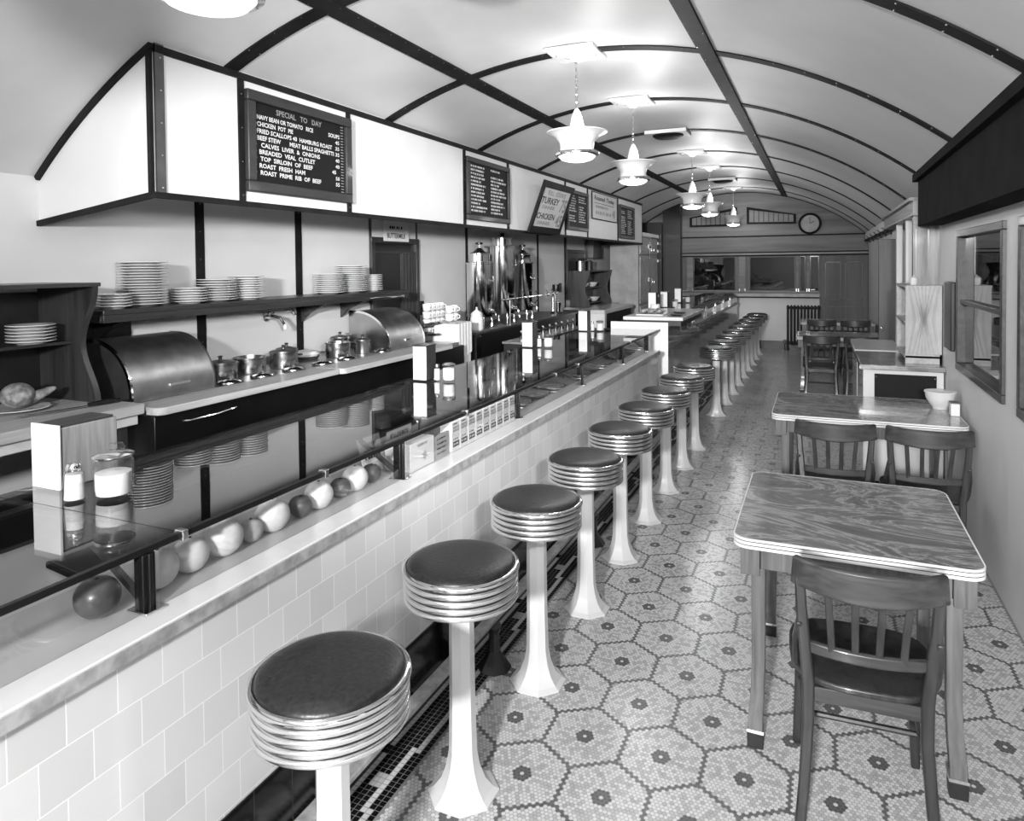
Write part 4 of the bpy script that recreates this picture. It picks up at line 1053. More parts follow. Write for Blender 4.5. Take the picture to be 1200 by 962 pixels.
mb = MB(); mb.ball((-3.62, 2.15, 1.056 + .075), .075, 18, .85); mb.tube([(-3.60, 2.20, 1.11), (-3.57, 2.27, 1.14), (-3.56, 2.30, 1.15)], [.03, .02, .008], 8); mb.build('meat', 'roast', t, smooth=60)

# ------------------------------------------------------------------ urns and coffee station
t = thing('urn_stand', 'black counter carrying the three coffee urns', 'counter', (-3.6, 8.2, 0))
mb = MB(); mb.box(-3.895, -3.34, 6.58, 9.9, 0, 1.015); mb.build('body', 'black', t, bevel=.004)
mb = MB(); mb.box(-3.895, -3.32, 6.56, 9.92, 1.015, 1.04); mb.build('metal_top', 'dull_metal', t, bevel=.003)
mb = MB(); mb.box(-3.335, -3.325, 6.58, 6.68, .3, 1.0); mb.build('side_strip', 'steel', t)
def urn(label, y, r, h, x=-3.60):
    z = 1.041; t = thing('coffee_urn', label, 'urn', (x, y, z))
    mb = MB()
    mb.lathe([(r * .9, .10), (r, .12), (r, .12 + h), (r * 1.03, .125 + h), (r * 1.03, .14 + h), (r * .82, .15 + h)], 40, (x, y, z)); mb.build('tank', 'chrome', t, smooth=40)
    mb = MB(); mb.lathe([(r * .80, .15 + h), (r * .80, .23 + h), (r * .83, .235 + h), (r * .83, .245 + h), (r * .45, .262 + h), (r * .22, .30 + h), (.012, .31 + h), (.010, .345 + h), (0, .345 + h)], 32, (x, y, z)); ld = mb.build('lid', 'chrome', t, smooth=40)
    mb = MB(); mb.lathe([(.02, .345 + h), (.045, .352 + h), (.045, .368 + h), (.015, .376 + h)], 16, (x, y, z)); mb.build('knob', 'black', ld)
    for k in range(4):
        a = PI / 4 + k * PI / 2
        mb = MB(); mb.tube([(x + r * .9 * math.cos(a), y + r * .9 * math.sin(a), z + .115), (x + r * 1.0 * math.cos(a), y + r * 1.0 * math.sin(a), z + .06), (x + r * .95 * math.cos(a), y + r * .95 * math.sin(a), z + .001)], [.012, .009, .014], 8); mb.build('leg', 'chrome', t)
    gx, gy = x + r + .025, y + .0
    mb = MB(); mb.tube([(gx, gy, z + .19), (gx, gy, z + h * .88)], .010, 8); mb.build('gauge_glass', 'clear_glass', t)
    mb = MB()
    for zz in (.19, h * .88):
        mb.tube([(x + r * .9, y, z + zz), (gx + .004, y, z + zz)], .012, 8); mb.ball((gx, gy, z + zz), .017, 10)
    mb.tube([(gx, gy, z + h * .88), (gx, gy, z + h * .97)], .006, 6); mb.build('gauge_fitting', 'chrome', t)
    mb = MB(); fy = y - r * .3; fx = x + r * .95
    mb.tube([(fx, fy, z + .17), (fx + .07, fy, z + .17), (fx + .085, fy, z + .15), (fx + .085, fy, z + .11)], [.014, .014, .014, .010], 10); mb.build('faucet', 'chrome', t)
    mb = MB(); mb.tube([(fx + .06, fy, z + .17), (fx + .06, fy, z + .21), (fx + .09, fy - .01, z + .235)], .007, 8); mb.ball((fx + .09, fy - .01, z + .24), .013, 8); mb.build('faucet_lever', 'black', t)
    return t
urn('first coffee urn, standing beside the stacked white cups', 7.22, .150, .60)
urn('tallest coffee urn in the middle of the three', 7.86, .155, .80)
urn('third coffee urn, nearest the pale switch wall', 8.50, .135, .60)
t = thing('urn_water_pipe', 'horizontal chrome pipe with valves running before the three urns', 'pipe', (-3.42, 8, 1.30))
mb = MB(); mb.tube([(-3.365, 7.30, 1.345), (-3.365, 9.15, 1.345)], .010, 8); mb.tube([(-3.365, 9.1, 1.345), (-3.365, 9.1, 1.041)], .008, 8); mb.tube([(-3.365, 7.55, 1.345), (-3.365, 7.55, 1.041)], .008, 8); mb.build('pipe', 'chrome', t)
for y in (7.5, 7.95, 8.4, 8.8, 9.0, 9.12):
    mb = MB(); mb.ball((-3.365, y, 1.345), .022, 10); mb.tube([(-3.365, y, 1.345), (-3.365, y, 1.40)], .007, 6); mb.box(-3.385, -3.345, y - .006, y + .006, 1.395, 1.41); mb.build('valve', 'chrome', t)
# white cups stacked
cup0 = None
def cup(loc, lb):
    global cup0
    if cup0 is None:
        t = thing('coffee_cup', lb, 'cup', (0, 0, 0), 'white cups stacked beside the urns')
        mb = MB(); mb.lathe([(.025, 0), (.038, .012), (.042, .06), (.044, .075), (.041, .075), (.036, .015), (0, .010)], 20, (0, 0, 0)); mb.build('cup_body', 'china', t, smooth=60)
        mb = MB(); mb.tube([(.0, .040, .060), (.0, .062, .052), (.0, .062, .03), (.0, .040, .020)], .005, 6); mb.build('handle', 'china', t)
        cup0 = t; t.location = loc; t.rotation_euler.z = R(-90); return
    dup(cup0, loc, R(-90) + RN.uniform(-.15, .15), lb)
mb = MB(); mb.box(-3.895, -3.50, 5.98, 6.555, .0, 1.06); tag(mb.build('cup_cabinet', 'white_enamel', None, loc=(-3.7, 6.2, 0), bevel=.006), 'white enamel cabinet under the stacked cups', 'cabinet')
for lay in range(4):
    for i in range(6):
        if lay == 3 and i > 3: continue
        cup((-3.60, 6.03 + i * .092, 1.0615 + lay * .077), 'white cup, %s along the %s layer of the cup pile' % (ORD[i], ['bottom', 'second', 'third', 'top'][lay]))
for lay in range(3):
    for i in range(3):
        cup((-3.80, 6.63 + i * .092, 1.0415 + lay * .077), 'white cup on the black urn stand, %s along its %s layer' % (ORD[i], ['bottom', 'middle', 'top'][lay]))
for lay in range(2):
    for i in range(2):
        cup((-3.36, 6.06 + i * .095, 1.199 + lay * .077), 'white cup on the towel-draped cabinet, %s %s' % (['nearer', 'farther'][i], ['below', 'stacked above'][lay]))
t = thing('towel_box', 'tall white cabinet with white towel draped over it, before urn stand', 'cabinet', (-3.3, 6.3, 0))
mb = MB(); mb.box(-3.495, -3.22, 5.98, 6.25, 0, 1.18); mb.build('cabinet_body', 'porcelain', t, bevel=.01)
mb = MB(); vs = []; fs = []
nx, ny = 20, 14
def dz(x, y): return 1.187 + .004 * math.sin(x * 60) * math.cos(y * 50)
for j in range(ny + 1):
    for i in range(nx + 1):
        u, v = i / nx, j / ny; y = 5.97 + .29 * v
        s_ = u * .62
        if s_ < .31: p = (-3.50 + s_ * .93, y, dz(s_, y))
        else: p = (-3.208 + .006 * math.sin(v * 30), y, 1.187 - (s_ - .31) * (1.2 - .25 * v))
        vs.append(p)
for j in range(ny):
    for i in range(nx):
        a = j * (nx + 1) + i; fs.append((a, a + 1, a + nx + 2, a + nx + 1))
k = len(vs); mb.add(vs + [(x - .003, y, z - .004) for x, y, z in vs], fs + [[i + k for i in f[::-1]] for f in fs]); mb.build('draped_towel', 'cloth_white', t, smooth=80)
t = thing('china_teapot', 'tall white china pot with pointed lid beside the first urn', 'pot', (-3.42, 6.74, 1.041))
c_ = (-3.42, 6.78, 1.041)
mb = MB(); mb.lathe([(.06, 0), (.075, .02), (.07, .13), (.062, .17), (.066, .175)], 28, c_); mb.build('pot_body', 'china', t, smooth=50)
mb = MB(); mb.lathe([(.068, .175), (.05, .20), (.014, .225), (.008, .24), (.012, .25), (0, .258)], 24, c_); mb.build('lid', 'china', t, smooth=50)
mb = MB(); mb.tube([(c_[0], c_[1] + .066, c_[2] + .15), (c_[0], c_[1] + .12, c_[2] + .14), (c_[0], c_[1] + .12, c_[2] + .06), (c_[0], c_[1] + .07, c_[2] + .03)], .009, 8); mb.build('handle', 'china', t)
# toaster / dark appliance by warmer
t = thing('waffle_iron', 'dark two-leaf waffle iron beyond the pale-ended warmer', 'appliance', (-3.6, 5.85, 1.013))
mb = MB(); mb.box(-3.72, -3.48, 5.76, 5.94, 1.013, 1.10); mb.build('base', 'cast_iron', t, bevel=.01)
mb = MB(); mb.sweep([(-3.72, 5.85, 1.13), (-3.46, 5.85, 1.18)], .18, .035, (0, 1, 0)); mb.build('upper_plate', 'cast_iron', t, bevel=.008)
mb = MB(); mb.sweep([(-3.47, 5.85, 1.18), (-3.36, 5.85, 1.20)], .03, .02, (0, 1, 0)); mb.sweep([(-3.48, 5.85, 1.08), (-3.36, 5.85, 1.09)], .03, .02, (0, 1, 0)); mb.build('handle', 'black', t)
# milkshake mixer
t = thing('drink_mixer', 'black drink mixer on stand beyond the third urn', 'mixer', (-3.5, 9.5, 1.041))
mb = MB(); mb.lathe([(.09, 0), (.09, .015), (.05, .03)], 20, (-3.5, 9.5, 1.041)); mb.build('base', 'cast_iron', t)
mb = MB(); mb.tube([(-3.55, 9.5, 1.06), (-3.55, 9.5, 1.36)], .018, 10); mb.build('column', 'chrome', t)
mb = MB(); mb.cyl((-3.5, 9.5, 1.36), .055, .10, 20); mb.tube([(-3.5, 9.5, 1.36), (-3.5, 9.5, 1.18)], .006, 6); mb.build('motor', 'black', t)
mb = MB(); mb.lathe([(.035, .02), (.042, .15), (.040, .15), (.033, .025), (0, .025)], 20, (-3.47, 9.5, 1.045)); mb.build('mixing_cup', 'chrome', t)
# soda fountain: black box with a row of chrome syrup knobs
t = thing('syrup_rail', 'low dark ice chest topped by a row of chrome syrup pumps', 'chest', (-2.8, 7.4, 0))
mb = MB(); mb.box(-3.02, -2.75, 6.6, 8.6, 0, .93); mb.build('chest_body', 'dark_paint', t, bevel=.006)
mb = MB(); mb.box(-3.03, -2.74, 6.59, 8.61, .93, .95); mb.build('steel_top', 'brushed_steel', t)
for k in range(9):
    y = 6.75 + k * .21
    mb = MB(); mb.cyl((-2.88, y, .95), .02, .05, 12); mb.tube([(-2.88, y, 1.0), (-2.88, y, 1.03), (-2.83, y, 1.03)], .007, 6); mb.ball((-2.88, y, 1.045), .016, 8); mb.build('syrup_pump', 'chrome', t)

# ------------------------------------------------------------------ far back bar
t = thing('back_bar', 'pale-topped preparation counter below the far curved rack', 'counter', (-3.6, 12, 0))
mb = MB(); mb.box(-3.895, -3.45, 10.9, 12.65, 0, 1.0); mb.build('body', 'dark_paint', t)
mb = MB(); mb.box(-3.895, -3.42, 10.88, 12.67, 1.0, 1.035); mb.build('steel_top', 'steel', t)
mb = MB(); mb.box(-3.452, -3.445, 12.35, 12.62, .35, .98); mb.build('white_door', 'porcelain', t)
t = thing('work_counter', 'white marble work counter in front of far curved rack', 'counter', (-3.2, 10.9, 0))
mb = MB(); mb.box(-3.38, -3.0, 10.3, 11.9, 0, .99); mb.build('body', 'dark_paint', t)
mb = MB(); mb.box(-3.40, -2.98, 10.2, 11.95, .99, 1.05); mb.build('marble_top', 'white_marble', t, bevel=.004)
mb = MB(); mb.box(-3.40, -2.98, 10.2, 10.3, .55, .99); mb.build('white_end', 'porcelain', t)
dish_rack('far dark dish rack with curved sides holding bowls', 11.25, 12.6, 1.036, 1.62, -3.55)
bowl0 = None
for i, (y, z, lb) in enumerate(((11.5, 1.345, 'pale bowl on upper board of the far rack, near side'), (12.0, 1.345, 'pale bowl on upper board of the far rack, far side'), (11.55, 1.08, 'grey bowl on lower board of far rack, near side'), (12.1, 1.08, 'grey bowl on lower board of far rack, far side'))):
    if bowl0 is None:
        mb = MB(); mb.lathe([(.04, 0), (.07, .02), (.11, .08), (.105, .08), (.06, .025), (0, .012)], 24, (0, 0, 0)); o = bowl0 = mb.build('mixing_bowl', 'china', None, smooth=60)
    else: o = bowl0.copy(); COL.objects.link(o)
    o.location = (-3.74, y, z + .001); tag(o, lb, 'bowl', 'bowls in the far rack')
for i, (y, x, w, lb) in enumerate(((11.3, -3.72, .16, 'steel canister on top of far dish rack'), (11.8, -3.72, .12, 'dark canister on top of far dish rack'))):
    mb = MB(); mb.lathe([(w / 2, 0), (w / 2, .14), (w / 2 + .004, .145), (w / 2 + .004, .16), (.02, .175), (0, .18)], 20, (x, y, 1.641)); tag(mb.build('canister', ['steel', 'cast_iron'][i], None, loc=(x, y, 1.641)), lb, 'canister')
# stove hood / flue between window and wall
mb = MB(); mb.box(-3.895, -3.75, 12.15, 12.66, 1.85, 2.29); tag(mb.build('stove_flue', 'dull_metal', None, loc=(-3.8, 12.4, 1.85), bevel=.01), 'grey metal flue box hanging on wall above far dish rack', 'flue')
# ice box
t = thing('ice_box', 'tall pale ice box with latched doors at the fascia end', 'refrigerator', (-3.4, 13.5, 0))
mb = MB(); mb.box(-3.62, -3.08, 12.76, 14.38, 0, 2.26); mb.build('cabinet', 'card_grey', t, bevel=.01)
mb = MB(); mb.box(-3.60, -3.04, 12.755, 14.4, 2.26, 2.34); mb.build('crown', 'porcelain', t, bevel=.01)
hinges = []
for z0, z1 in ((.15, .95), (1.0, 1.88), (1.92, 2.24)):
    for y0, y1 in ((12.82, 13.55), (13.59, 14.32)):
        mb = MB(); mb.box(-3.08, -3.05, y0, y1, z0, z1); d_ = mb.build('ice_box_door', 'card_grey', t, bevel=.012)
        mb = MB(); zm = (z0 + z1) / 2; yy = y1 - .06 if y0 < 13 else y0 + .06; mb.box(-3.05, -3.03, yy - .05, yy + .05, zm - .04, zm + .04); mb.tube([(-3.03, yy, zm), (-2.99, yy, zm - .01), (-2.98, yy, zm - .10)], .012, 8); mb.build('latch', 'chrome', d_)
        mb = MB(); yh = y0 if y0 < 13 else y1
        for zz in (z0 + .08, z1 - .08): mb.box(-3.052, -3.035, yh - .03, yh + .06, zz - .025, zz + .025)
        mb.build('hinge', 'chrome', d_)
mb = MB(); mb.tube([(-3.045, 13.57, 1.0), (-3.045, 13.57, 2.25)], .012, 8); mb.build('centre_rod', 'chrome', t)

# ------------------------------------------------------------------ things on the glass top
GZ = ZG + .0005
def napkin(loc, label, grp='tall napkin dispensers', w=.095, d_=.11, h=.210):
    t = thing('napkin_dispenser', label, 'dispenser', loc, grp); x, y, z = loc
    mb = MB(); mb.box(x - w / 2, x + w / 2, y - d_ / 2, y + d_ / 2, z + .006, z + h); mb.build('case', 'cast_iron', t, bevel=.004)
    for s_ in (-1, 1):
        mb = MB(); ya = y + s_ * d_ / 2; mb.box(x - w / 2 + .004, x + w / 2 - .004, ya, ya + s_ * .003, z + .01, z + h - .004); mb.build('napkin_face', 'paper', t)
    mb = MB(); mb.box(x - w / 2 - .004, x + w / 2 + .004, y - d_ / 2 - .006, y + d_ / 2 + .006, z, z + .006); mb.build('foot_plate', 'black', t)
    mb = MB(); mb.box(x - w / 2 - .003, x + w / 2 + .003, y - d_ / 2 - .004, y + d_ / 2 + .004, z + h, z + h + .006); mb.build('cap', 'steel', t, bevel=.002)
def sugar_pourer(loc, label, w=.078, h=.095, fill=.85, big=False):
    t = thing('sugar_pourer', label, 'sugar jar', loc, 'glass sugar jars'); x, y, z = loc
    r = w / 2
    pr = [(r * .86, 0), (r * .96, .006), (r, h * .5), (r * .98, h)] if not big else [(r * .86, 0), (r * .95, .008), (r, h * .85), (r * .93, h)]
    mb = MB(); mb.lathe(pr + [(r * .9, h), (r * .9, .012), (0, .010)], 32, loc); mb.build('glass_body', 'clear_glass', t, smooth=50)
    mb = MB(); mb.lathe([(r * .84, .013), (r * .88, .03), (r * .88, h * fill), (0, h * fill + .005)], 32, loc); mb.build('sugar', 'sugar', t, smooth=50)
    mb = MB(); mb.lathe([(r * .99, h), (r * 1.02, h + .003), (r * 1.02, h + .008), (r * .7, h + .014), (0, h + .016)], 32, loc); mb.build('lid', 'chrome', t, smooth=50)
    if big:
        mb = MB(); mb.lathe([(.016, h + .016), (.025, h + .028), (.018, h + .042), (0, h + .044)], 16, (x + .015, y, z)); mb.build('lid_knob', 'clear_glass', t)
def shaker(loc, label, r=.02, h=.085):
    t = thing('salt_shaker', label, 'shaker', loc, 'glass salt shakers'); x, y, z = loc
    mb = MB(); mb.lathe([(r * .95, 0), (r, .005), (r * .8, h * .75), (r * .5, h * .85), (r * .4, h * .85), (r * .7, h * .7), (r * .85, .008), (0, .006)], 20, loc); mb.build('glass_body', 'clear_glass', t, smooth=50)
    mb = MB(); mb.lathe([(r * .84, .008), (r * .7, h * .72), (0, h * .73)], 20, loc); mb.build('salt', 'sugar', t, smooth=50)
    mb = MB(); mb.lathe([(r * .62, h * .82), (r * .66, h * .9), (r * .5, h), (0, h * 1.02)], 20, loc); mb.build('cap', 'chrome', t, smooth=50)
NP = [(-2.175, 3.61, 'nearest on the glass counter', 'nearest'), (-2.215, 5.37, 'middle one on the glass counter', 'middle'), (-2.215, 6.85, 'farthest on the glass counter, before the white slab', 'farthest')]
for x, y, w, n_ in NP:
    napkin((x, y, GZ), 'tall napkin dispenser, ' + w)
    shaker((x + .085, y, GZ), 'glass salt shaker right beside the %s tall napkin dispenser' % n_, .022, .10)
    sugar_pourer((x + .165, y, GZ), 'glass sugar jar next to the %s tall napkin dispenser' % n_)
sugar_pourer((-1.95, 1.425, GZ), 'large glass sugar jar at the near end of the counter', .112, .122, .62, big=True)
shaker((-2.025, 1.355, GZ), 'glass salt shaker beside the large near sugar jar', .033, .112)
t = thing('wooden_box', 'upright wooden box with white face behind the near sugar jar', 'box', (-2.225, 1.50, GZ))
mb = MB(); mb.box(-2.285, -2.165, 1.405, 1.60, GZ, 1.255); mb.build('box_body', 'board_wood', t, bevel=.003)
mb = MB(); mb.box(-2.29, -2.16, 1.398, 1.405, GZ, 1.265); mb.build('white_face', 'paper', t)
mb = MB(); mb.box(-2.28, -2.17, 1.41, 1.59, 1.255, 1.263); mb.build('box_lid', 'dark_wood', t)
# small card under the glass
t = thing('counter_card', 'small white printed card standing inside the case by its second post', 'card', (-1.78, 2.49, ZL + .001))
mb = MB(); mb.sweep([(-1.76, 2.49, ZL + .001), (-1.79, 2.49, ZL + .11)], .16, .002, (0, 1, 0)); mb.build('card', 'paper', t)
mb = MB(); rr_ = random.Random(5); q0 = Vector((-1.759, 2.41, ZL + .001)); vv_ = Vector((-.03, 0, .11)).normalized()
for k in range(3): strokes(mb, q0 + Vector((.002, 0, 0)), UY, vv_, .025, .075 - k * .028, .11, .014, rr_)
mb.build('printing', 'ink', t, smooth=0)
# far slab: napkins, jars, bread
for i, (x, y, w) in enumerate(((-1.82, 8.28, 'nearest, on the white slab'), (-1.87, 9.21, 'middle one just beyond the slab'), (-1.91, 10.4, 'farthest, standing well beyond the slab'))):
    z = 1.1945 if y < 8.68 else 1.1675
    napkin((x, y, z), 'far napkin dispenser, ' + w, 'napkin dispensers on the far counter')
    if i: sugar_pourer((x + .135, y, z), 'glass sugar jar beside the %s napkin dispenser of the far counter' % ['', 'middle', 'farthest'][i])
SZ = 1.1945
t = thing('bread_tray', 'white tray of rolls on the white slab', 'tray', (-1.68, 7.65, SZ))
mb = MB(); mb.box(-1.82, -1.53, 7.43, 7.83, SZ, SZ + .01); mb.build('tray', 'china', t, bevel=.003)
RL = [(-1.765, 7.52), (-1.675, 7.51), (-1.595, 7.54), (-1.755, 7.62), (-1.665, 7.63), (-1.585, 7.65), (-1.74, 7.73), (-1.64, 7.75)]
for i, (x, y) in enumerate(RL):
    mb = MB(); mb.ball((0, 0, 0), .037, 14, .7); o = mb.build('bread_roll', 'roast', None, smooth=60); o.location = (x, y, SZ + .0105 + .026)
    tag(o, 'bread roll on the slab tray, %s counting from its near corner' % ORD[i], 'bread', 'rolls on the white tray')
for i, (x, y) in enumerate(((-1.385, 7.43), (-1.42, 7.79))):
    mb = MB(); mb.lathe([(.045, 0), (.075, .016), (.07, .018), (0, .007)], 24, (x, y, SZ)); tag(mb.build('dark_saucer', 'cast_iron', None, loc=(x, y, SZ)), 'dark shallow dish at the slab edge, %s one' % ['nearer', 'farther'][i], 'dish', 'dark dishes on the slab')
mb = MB(); mb.lathe([(.05, 0), (.054, .08), (.045, .09), (0, .09)], 24, (-1.73, 7.98, SZ)); tag(mb.build('covered_dish', 'china', None, loc=(-1.73, 7.98, SZ)), 'white round covered dish behind the tray of rolls', 'dish')

# ------------------------------------------------------------------ inside the display case
ZF = ZL + .0005
def fruit(y, r, kind, lb, x=-1.603):
    t = thing('grapefruit' if kind == 'fruit_pale' else ('orange' if kind == 'fruit_mid' else 'apple'), lb, 'fruit', (x, y, ZF), 'fruit in the near display case')
    mb = MB(); n = 28; k = 16; pr = []
    for i in range(k + 1):
        a = PI * i / k; rr = r * (1 + .015 * math.cos(3 * a))
        zz = -rr * math.cos(a) * .96
        if kind == 'fruit_dark': zz += (-.10 * r * math.exp(-((PI - a) / .45) ** 2) + .06 * r * math.exp(-(a / .4) ** 2))
        pr.append((max(0.0, rr * math.sin(a)) if 0 < i < k else 0.0, zz + r * .975))
    mb.lathe(pr, n, (x, y, ZF)); mb.build('skin', kind, t, smooth=70)
    mb = MB(); zt = ZF + pr[-1][1]
    mb.lathe([(.004, -.004), (.0045, .002), (.002, .003)], 6, (x, y, zt)); mb.build('stem', 'cast_iron', t)
FR = [(1.122, 0.052, 'fruit_dark', 'dark round fruit alone at the near end of the case'), (1.290, 0.053, 'fruit_pale', 'large pale fruit half hidden by the near post'), (1.395, 0.050, 'fruit_pale', 'large pale fruit second beyond near post'), (1.513, 0.056, 'fruit_pale', 'large pale fruit third beyond near post'),
      (1.620, 0.037, 'fruit_mid', 'smaller pale orange between two large pale fruits'), (1.713, 0.054, 'fruit_pale', 'largest pale fruit in the middle of the row'), (1.845, 0.040, 'fruit_dark', 'dark apple just beyond the largest pale fruit'), (1.938, 0.050, 'fruit_pale', 'pale fruit between the two middle dark apples'),
      (2.058, 0.039, 'fruit_dark', 'dark apple third from the far end of the row'), (2.146, 0.049, 'fruit_pale', 'last pale fruit before the second post'), (2.250, 0.039, 'fruit_dark', 'last dark apple beside the second post')]
for y, r, k, lb in FR: fruit(y, r, k, lb)
# big carton, placard
t = thing('display_carton', 'white carton with printed star right after the second post', 'box', (-1.63, 2.52, ZF))
mb = MB(); mb.box(-1.65, -1.525, 2.41, 2.60, ZF, ZF + .115); mb.build('carton', 'paper', t, bevel=.002)
mb = MB(); c0 = Vector((-1.5235, 2.52, ZF + .048)); pts = []
for i in range(16):
    a = 2 * PI * i / 16; rr = .027 if i % 2 else .011
    pts.append(c0 + Vector((0, rr * math.cos(a), rr * math.sin(a))))
mb.add(pts, [list(range(16))]); strokes(mb, (-1.5235, 2.41, ZF), UY, UZ, .053, .093, .09, .011, rr_); mb.build('printing', 'card_grey', t, smooth=0)
t = thing('display_placard', 'grey printed placard beside the large carton in the case', 'card', (-1.585, 2.69, ZF))
mb = MB(); mb.box(-1.54, -1.53, 2.62, 2.74, ZF, ZF + .102); mb.build('placard', 'card_grey', t)
mb = MB()
for k in range(4): strokes(mb, (-1.5285, 2.62, ZF), UY, UZ, .013, .08 - k * .021, .09, .008, rr_)
mb.build('printing', 'ink', t, smooth=0)
cb = None
for lay in range(2):
    for i in range(9):
        y = 2.755 + i * .0795; z = ZF + lay * .0687
        lb = 'small cereal carton, %s in the %s row of the display case' % (ORD[i], ['lower', 'upper'][lay])
        if cb is None or (lay == 1 and i == 0):
            t = thing('cereal_carton', lb, 'box', (0, 0, 0), 'small cereal cartons in the display case')
            mb = MB(); mb.box(-.031, .031, 0, .074, 0, .068); mb.build('carton', 'paper', t, bevel=.0015)
            mb = MB(); mb.box(.031, .0322, .009, .068, .019, .043); mb.build('label_band', 'ink' if lay == 0 else 'card_grey', t)
            mb = MB(); strokes(mb, (.0328, 0, 0), UY, UZ, .013, .027, .052, .009, rr_, 'letter_white'); strokes(mb, (.0318, 0, 0), UY, UZ, .013, .050, .049, .008, rr_, 'ink'); mb.build('printing', 'letter_white', t, smooth=0)
            cb = t; t.location = (-1.553, y, z)
        else: dup(cb, (-1.553, y, z), label=lb)
# pies in tins between the farther posts
PIE = [(3.80, -1.68, ZF), (4.09, -1.68, ZF), (4.38, -1.68, ZF), (4.97, -1.68, ZF), (5.25, -1.68, ZF), (5.52, -1.68, ZF), (6.05, -1.68, ZF), (6.33, -1.68, ZF)]
p0 = None
for i, (y, x, z) in enumerate(PIE):
    lb = 'pie in a metal tin on the case floor, %s beyond the cereal cartons' % ORD[i]
    if p0 is None:
        t = thing('pie', lb, 'pie', (0, 0, 0), 'pies in the display case')
        mb = MB(); mb.lathe([(.085, 0), (.118, .026), (.122, .028), (.122, .031), (.114, .029), (0, .011)], 32, (0, 0, 0)); mb.build('tin', 'steel', t, smooth=50)
        mb = MB(); mb.lathe([(.111, .027), (.112, .034), (.102, .038), (.056, .048), (0, .052)], 32, (0, 0, 0)); mb.build('crust', 'pie_crust', t, smooth=60)
        p0 = t; t.location = (x, y, z + .001)
    else: dup(p0, (x, y, z + .001), label=lb)
g0 = None
for i in range(7):
    y = 3.86 + i * .40
    lb = 'pale plate on the raised glass rack of the pie case, %s along' % ORD[i]
    if g0 is None:
        o = g0 = plate_mesh(.10).build('dessert_plate', 'china', None, smooth=60)
    else: o = g0.copy(); COL.objects.link(o)
    o.location = (-1.845, y, ZL + .098); tag(o, lb, 'plate', 'plates on the raised rack')
t = thing('glass_rack', 'raised glass rack inside the far half of the case', 'rack', (-1.72, 5.1, ZF))
mb = MB(); mb.box(-1.96, -1.75, 3.66, 6.5, ZL + .091, ZL + .097); mb.build('glass_shelf', 'clear_glass', t)
for x in (-1.955, -1.815):
    for y in (3.665, 4.82, 6.49):
        mb = MB(); mb.cyl((x, y, ZF), .0045, .090, 6); mb.build('leg', 'chrome', t)
# glass jars standing in the case behind the cartons
for i, (x, y, r, h) in enumerate(((-1.80, 2.92, .040, .12), (-1.90, 3.16, .044, .11), (-1.78, 3.40, .036, .125), (-2.08, 3.03, .044, .12), (-2.08, 3.38, .044, .11), (-2.08, 4.1, .054, .12), (-2.08, 4.54, .054, .11))):
    lb = 'glass jar inside the case behind the cartons, %s from the near side' % ORD[i]
    t = thing('candy_jar', lb, 'jar', (x, y, ZF), 'glass jars inside the case')
    mb = MB(); mb.lathe([(r, 0), (r, h * .8), (r * .8, h * .92), (r * .72, h * .92), (r * .93, h * .78), (r * .93, .006), (0, .006)], 20, (x, y, ZF)); mb.build('glass_body', 'clear_glass', t, smooth=50)
    mb = MB(); mb.lathe([(r * .9, .008), (r * .9, h * .6), (0, h * .63)], 20, (x, y, ZF)); mb.build('contents', 'pie_crust', t, smooth=50)
    mb = MB(); mb.lathe([(r * .84, h * .92), (r * .84, h), (0, h * 1.02)], 20, (x, y, ZF)); mb.build('lid', 'china', t)

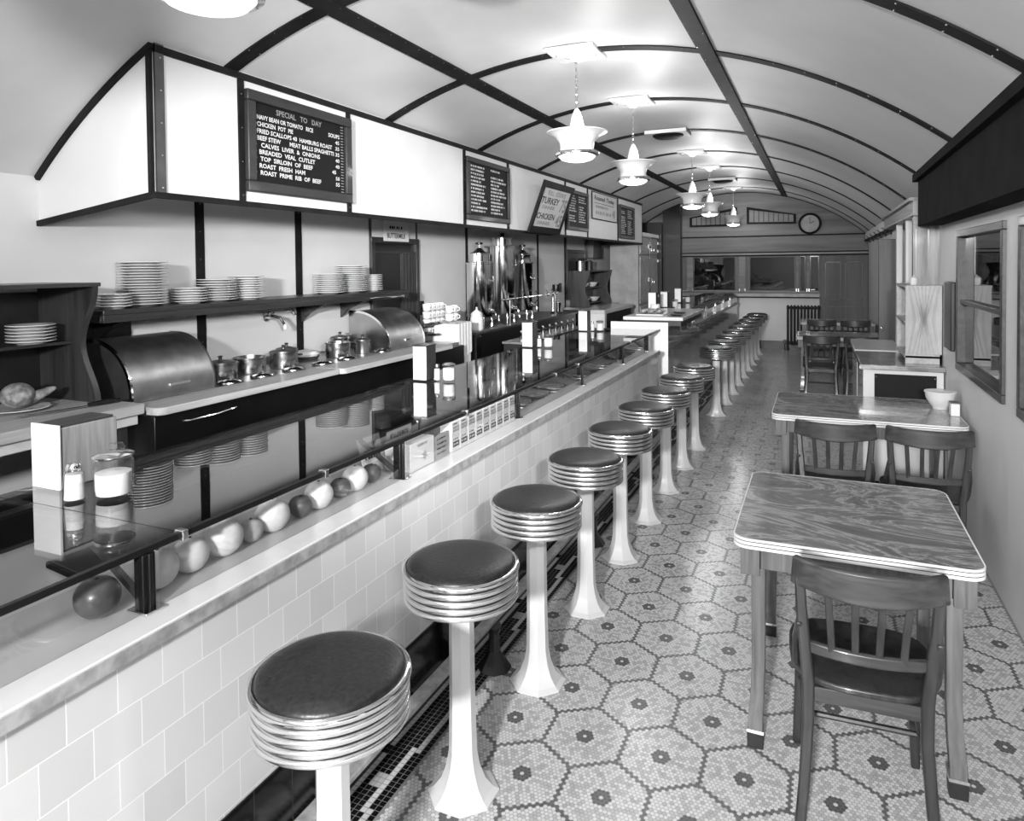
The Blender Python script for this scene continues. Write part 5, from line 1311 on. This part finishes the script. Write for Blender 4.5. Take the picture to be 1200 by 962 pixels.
# labels of parts that look different from the rest of their thing
PL = {'cushion': 'dark leatherette cushion', 'chrome_ring': 'bright chrome ring', 'chrome_rim': 'bright chrome rim', 'pedestal': 'white enamelled pedestal', 'banded_edge': 'pale edge with dark stripes', 'tabletop': 'grey swirled tabletop',
      'metal_foot': 'dark metal foot', 'metal_band': 'bright metal band', 'dark_panel': 'dark recessed panel', 'sugar': 'white sugar', 'salt': 'white salt', 'tin': 'metal tin', 'crust': 'baked crust', 'foot_plate': 'metal foot plate', 'napkin_face': 'white napkin face',
      'marble_ledge': 'pale marble ledge', 'ledge_edging': 'grey marble edging', 'tiled_front': 'tiled front in running bond', 'carving_board': 'pale wooden carving board', 'name_plate': 'small chrome name plate', 'opal_shade': 'white flared opal shade',
      'lens': 'glowing lower lens', 'chain': 'chrome chain', 'louvre': 'dark round louvre', 'cloth_panel': 'gathered cloth pinched in the middle', 'draped_towel': 'white draped towel', 'knob': 'black knob', 'heading': 'grey arched heading'}
for o in list(bpy.data.objects):
    n_ = o.name.split('.')[0]
    if o.parent is not None and n_ in PL: o['label'] = PL[n_]
# ------------------------------------------------------------------ light
def area(name, loc, target, size, energy, spread=None):
    l_ = bpy.data.lights.new(name, 'AREA'); l_.shape = 'DISK'; l_.size = size; l_.energy = energy
    if spread: l_.spread = spread
    o = bpy.data.objects.new(name, l_); COL.objects.link(o); o.location = loc
    o.rotation_euler = (Vector(target) - Vector(loc)).to_track_quat('-Z', 'Y').to_euler(); return o
area('flood_lamp', (-.25, -2.2, 2.25), (-.9, 7.0, 1.2), .28, 400)
def spot(name, loc, target, deg, energy, blend=.6, size=.12):
    l_ = bpy.data.lights.new(name, 'SPOT'); l_.energy = energy; l_.spot_size = R(deg); l_.spot_blend = blend; l_.shadow_soft_size = size
    o = bpy.data.objects.new(name, l_); COL.objects.link(o); o.location = loc
    o.rotation_euler = (Vector(target) - Vector(loc)).to_track_quat('-Z', 'Y').to_euler(); return o
spot('kitchen_flood', (.5, .4, 2.15), (-3.9, 6.2, 1.55), 62, 760, .9, .15)
spot('added_fill_kitchen_far', (-.45, -2.2, 2.2), (-3.9, 11.0, 1.5), 34, 4200, 1.0)  # added lamp, only there to lift the far kitchen wall
spot('added_fill_booth', (.2, -2.2, 2.15), (.6, 7.0, .8), 24, 1100, 1.0)  # unseen fill added to brighten the tables and white cabinets
w = bpy.data.worlds.new('world'); C.world = w; w.use_nodes = True
w.node_tree.nodes['Background'].inputs[0].default_value = (0.012, 0.012, 0.012, 1); w.node_tree.nodes['Background'].inputs[1].default_value = 1
C.view_settings.view_transform = 'Standard'; C.view_settings.look = 'None'; C.view_settings.gamma = 1; C.view_settings.exposure = -0.24; C.view_settings.use_curve_mapping = False
C.cycles.max_bounces = 12; C.cycles.transparent_max_bounces = 24; C.cycles.caustics_reflective = False; C.cycles.caustics_refractive = False
C.cycles.sample_clamp_indirect = 6.0; C.cycles.use_denoising = True
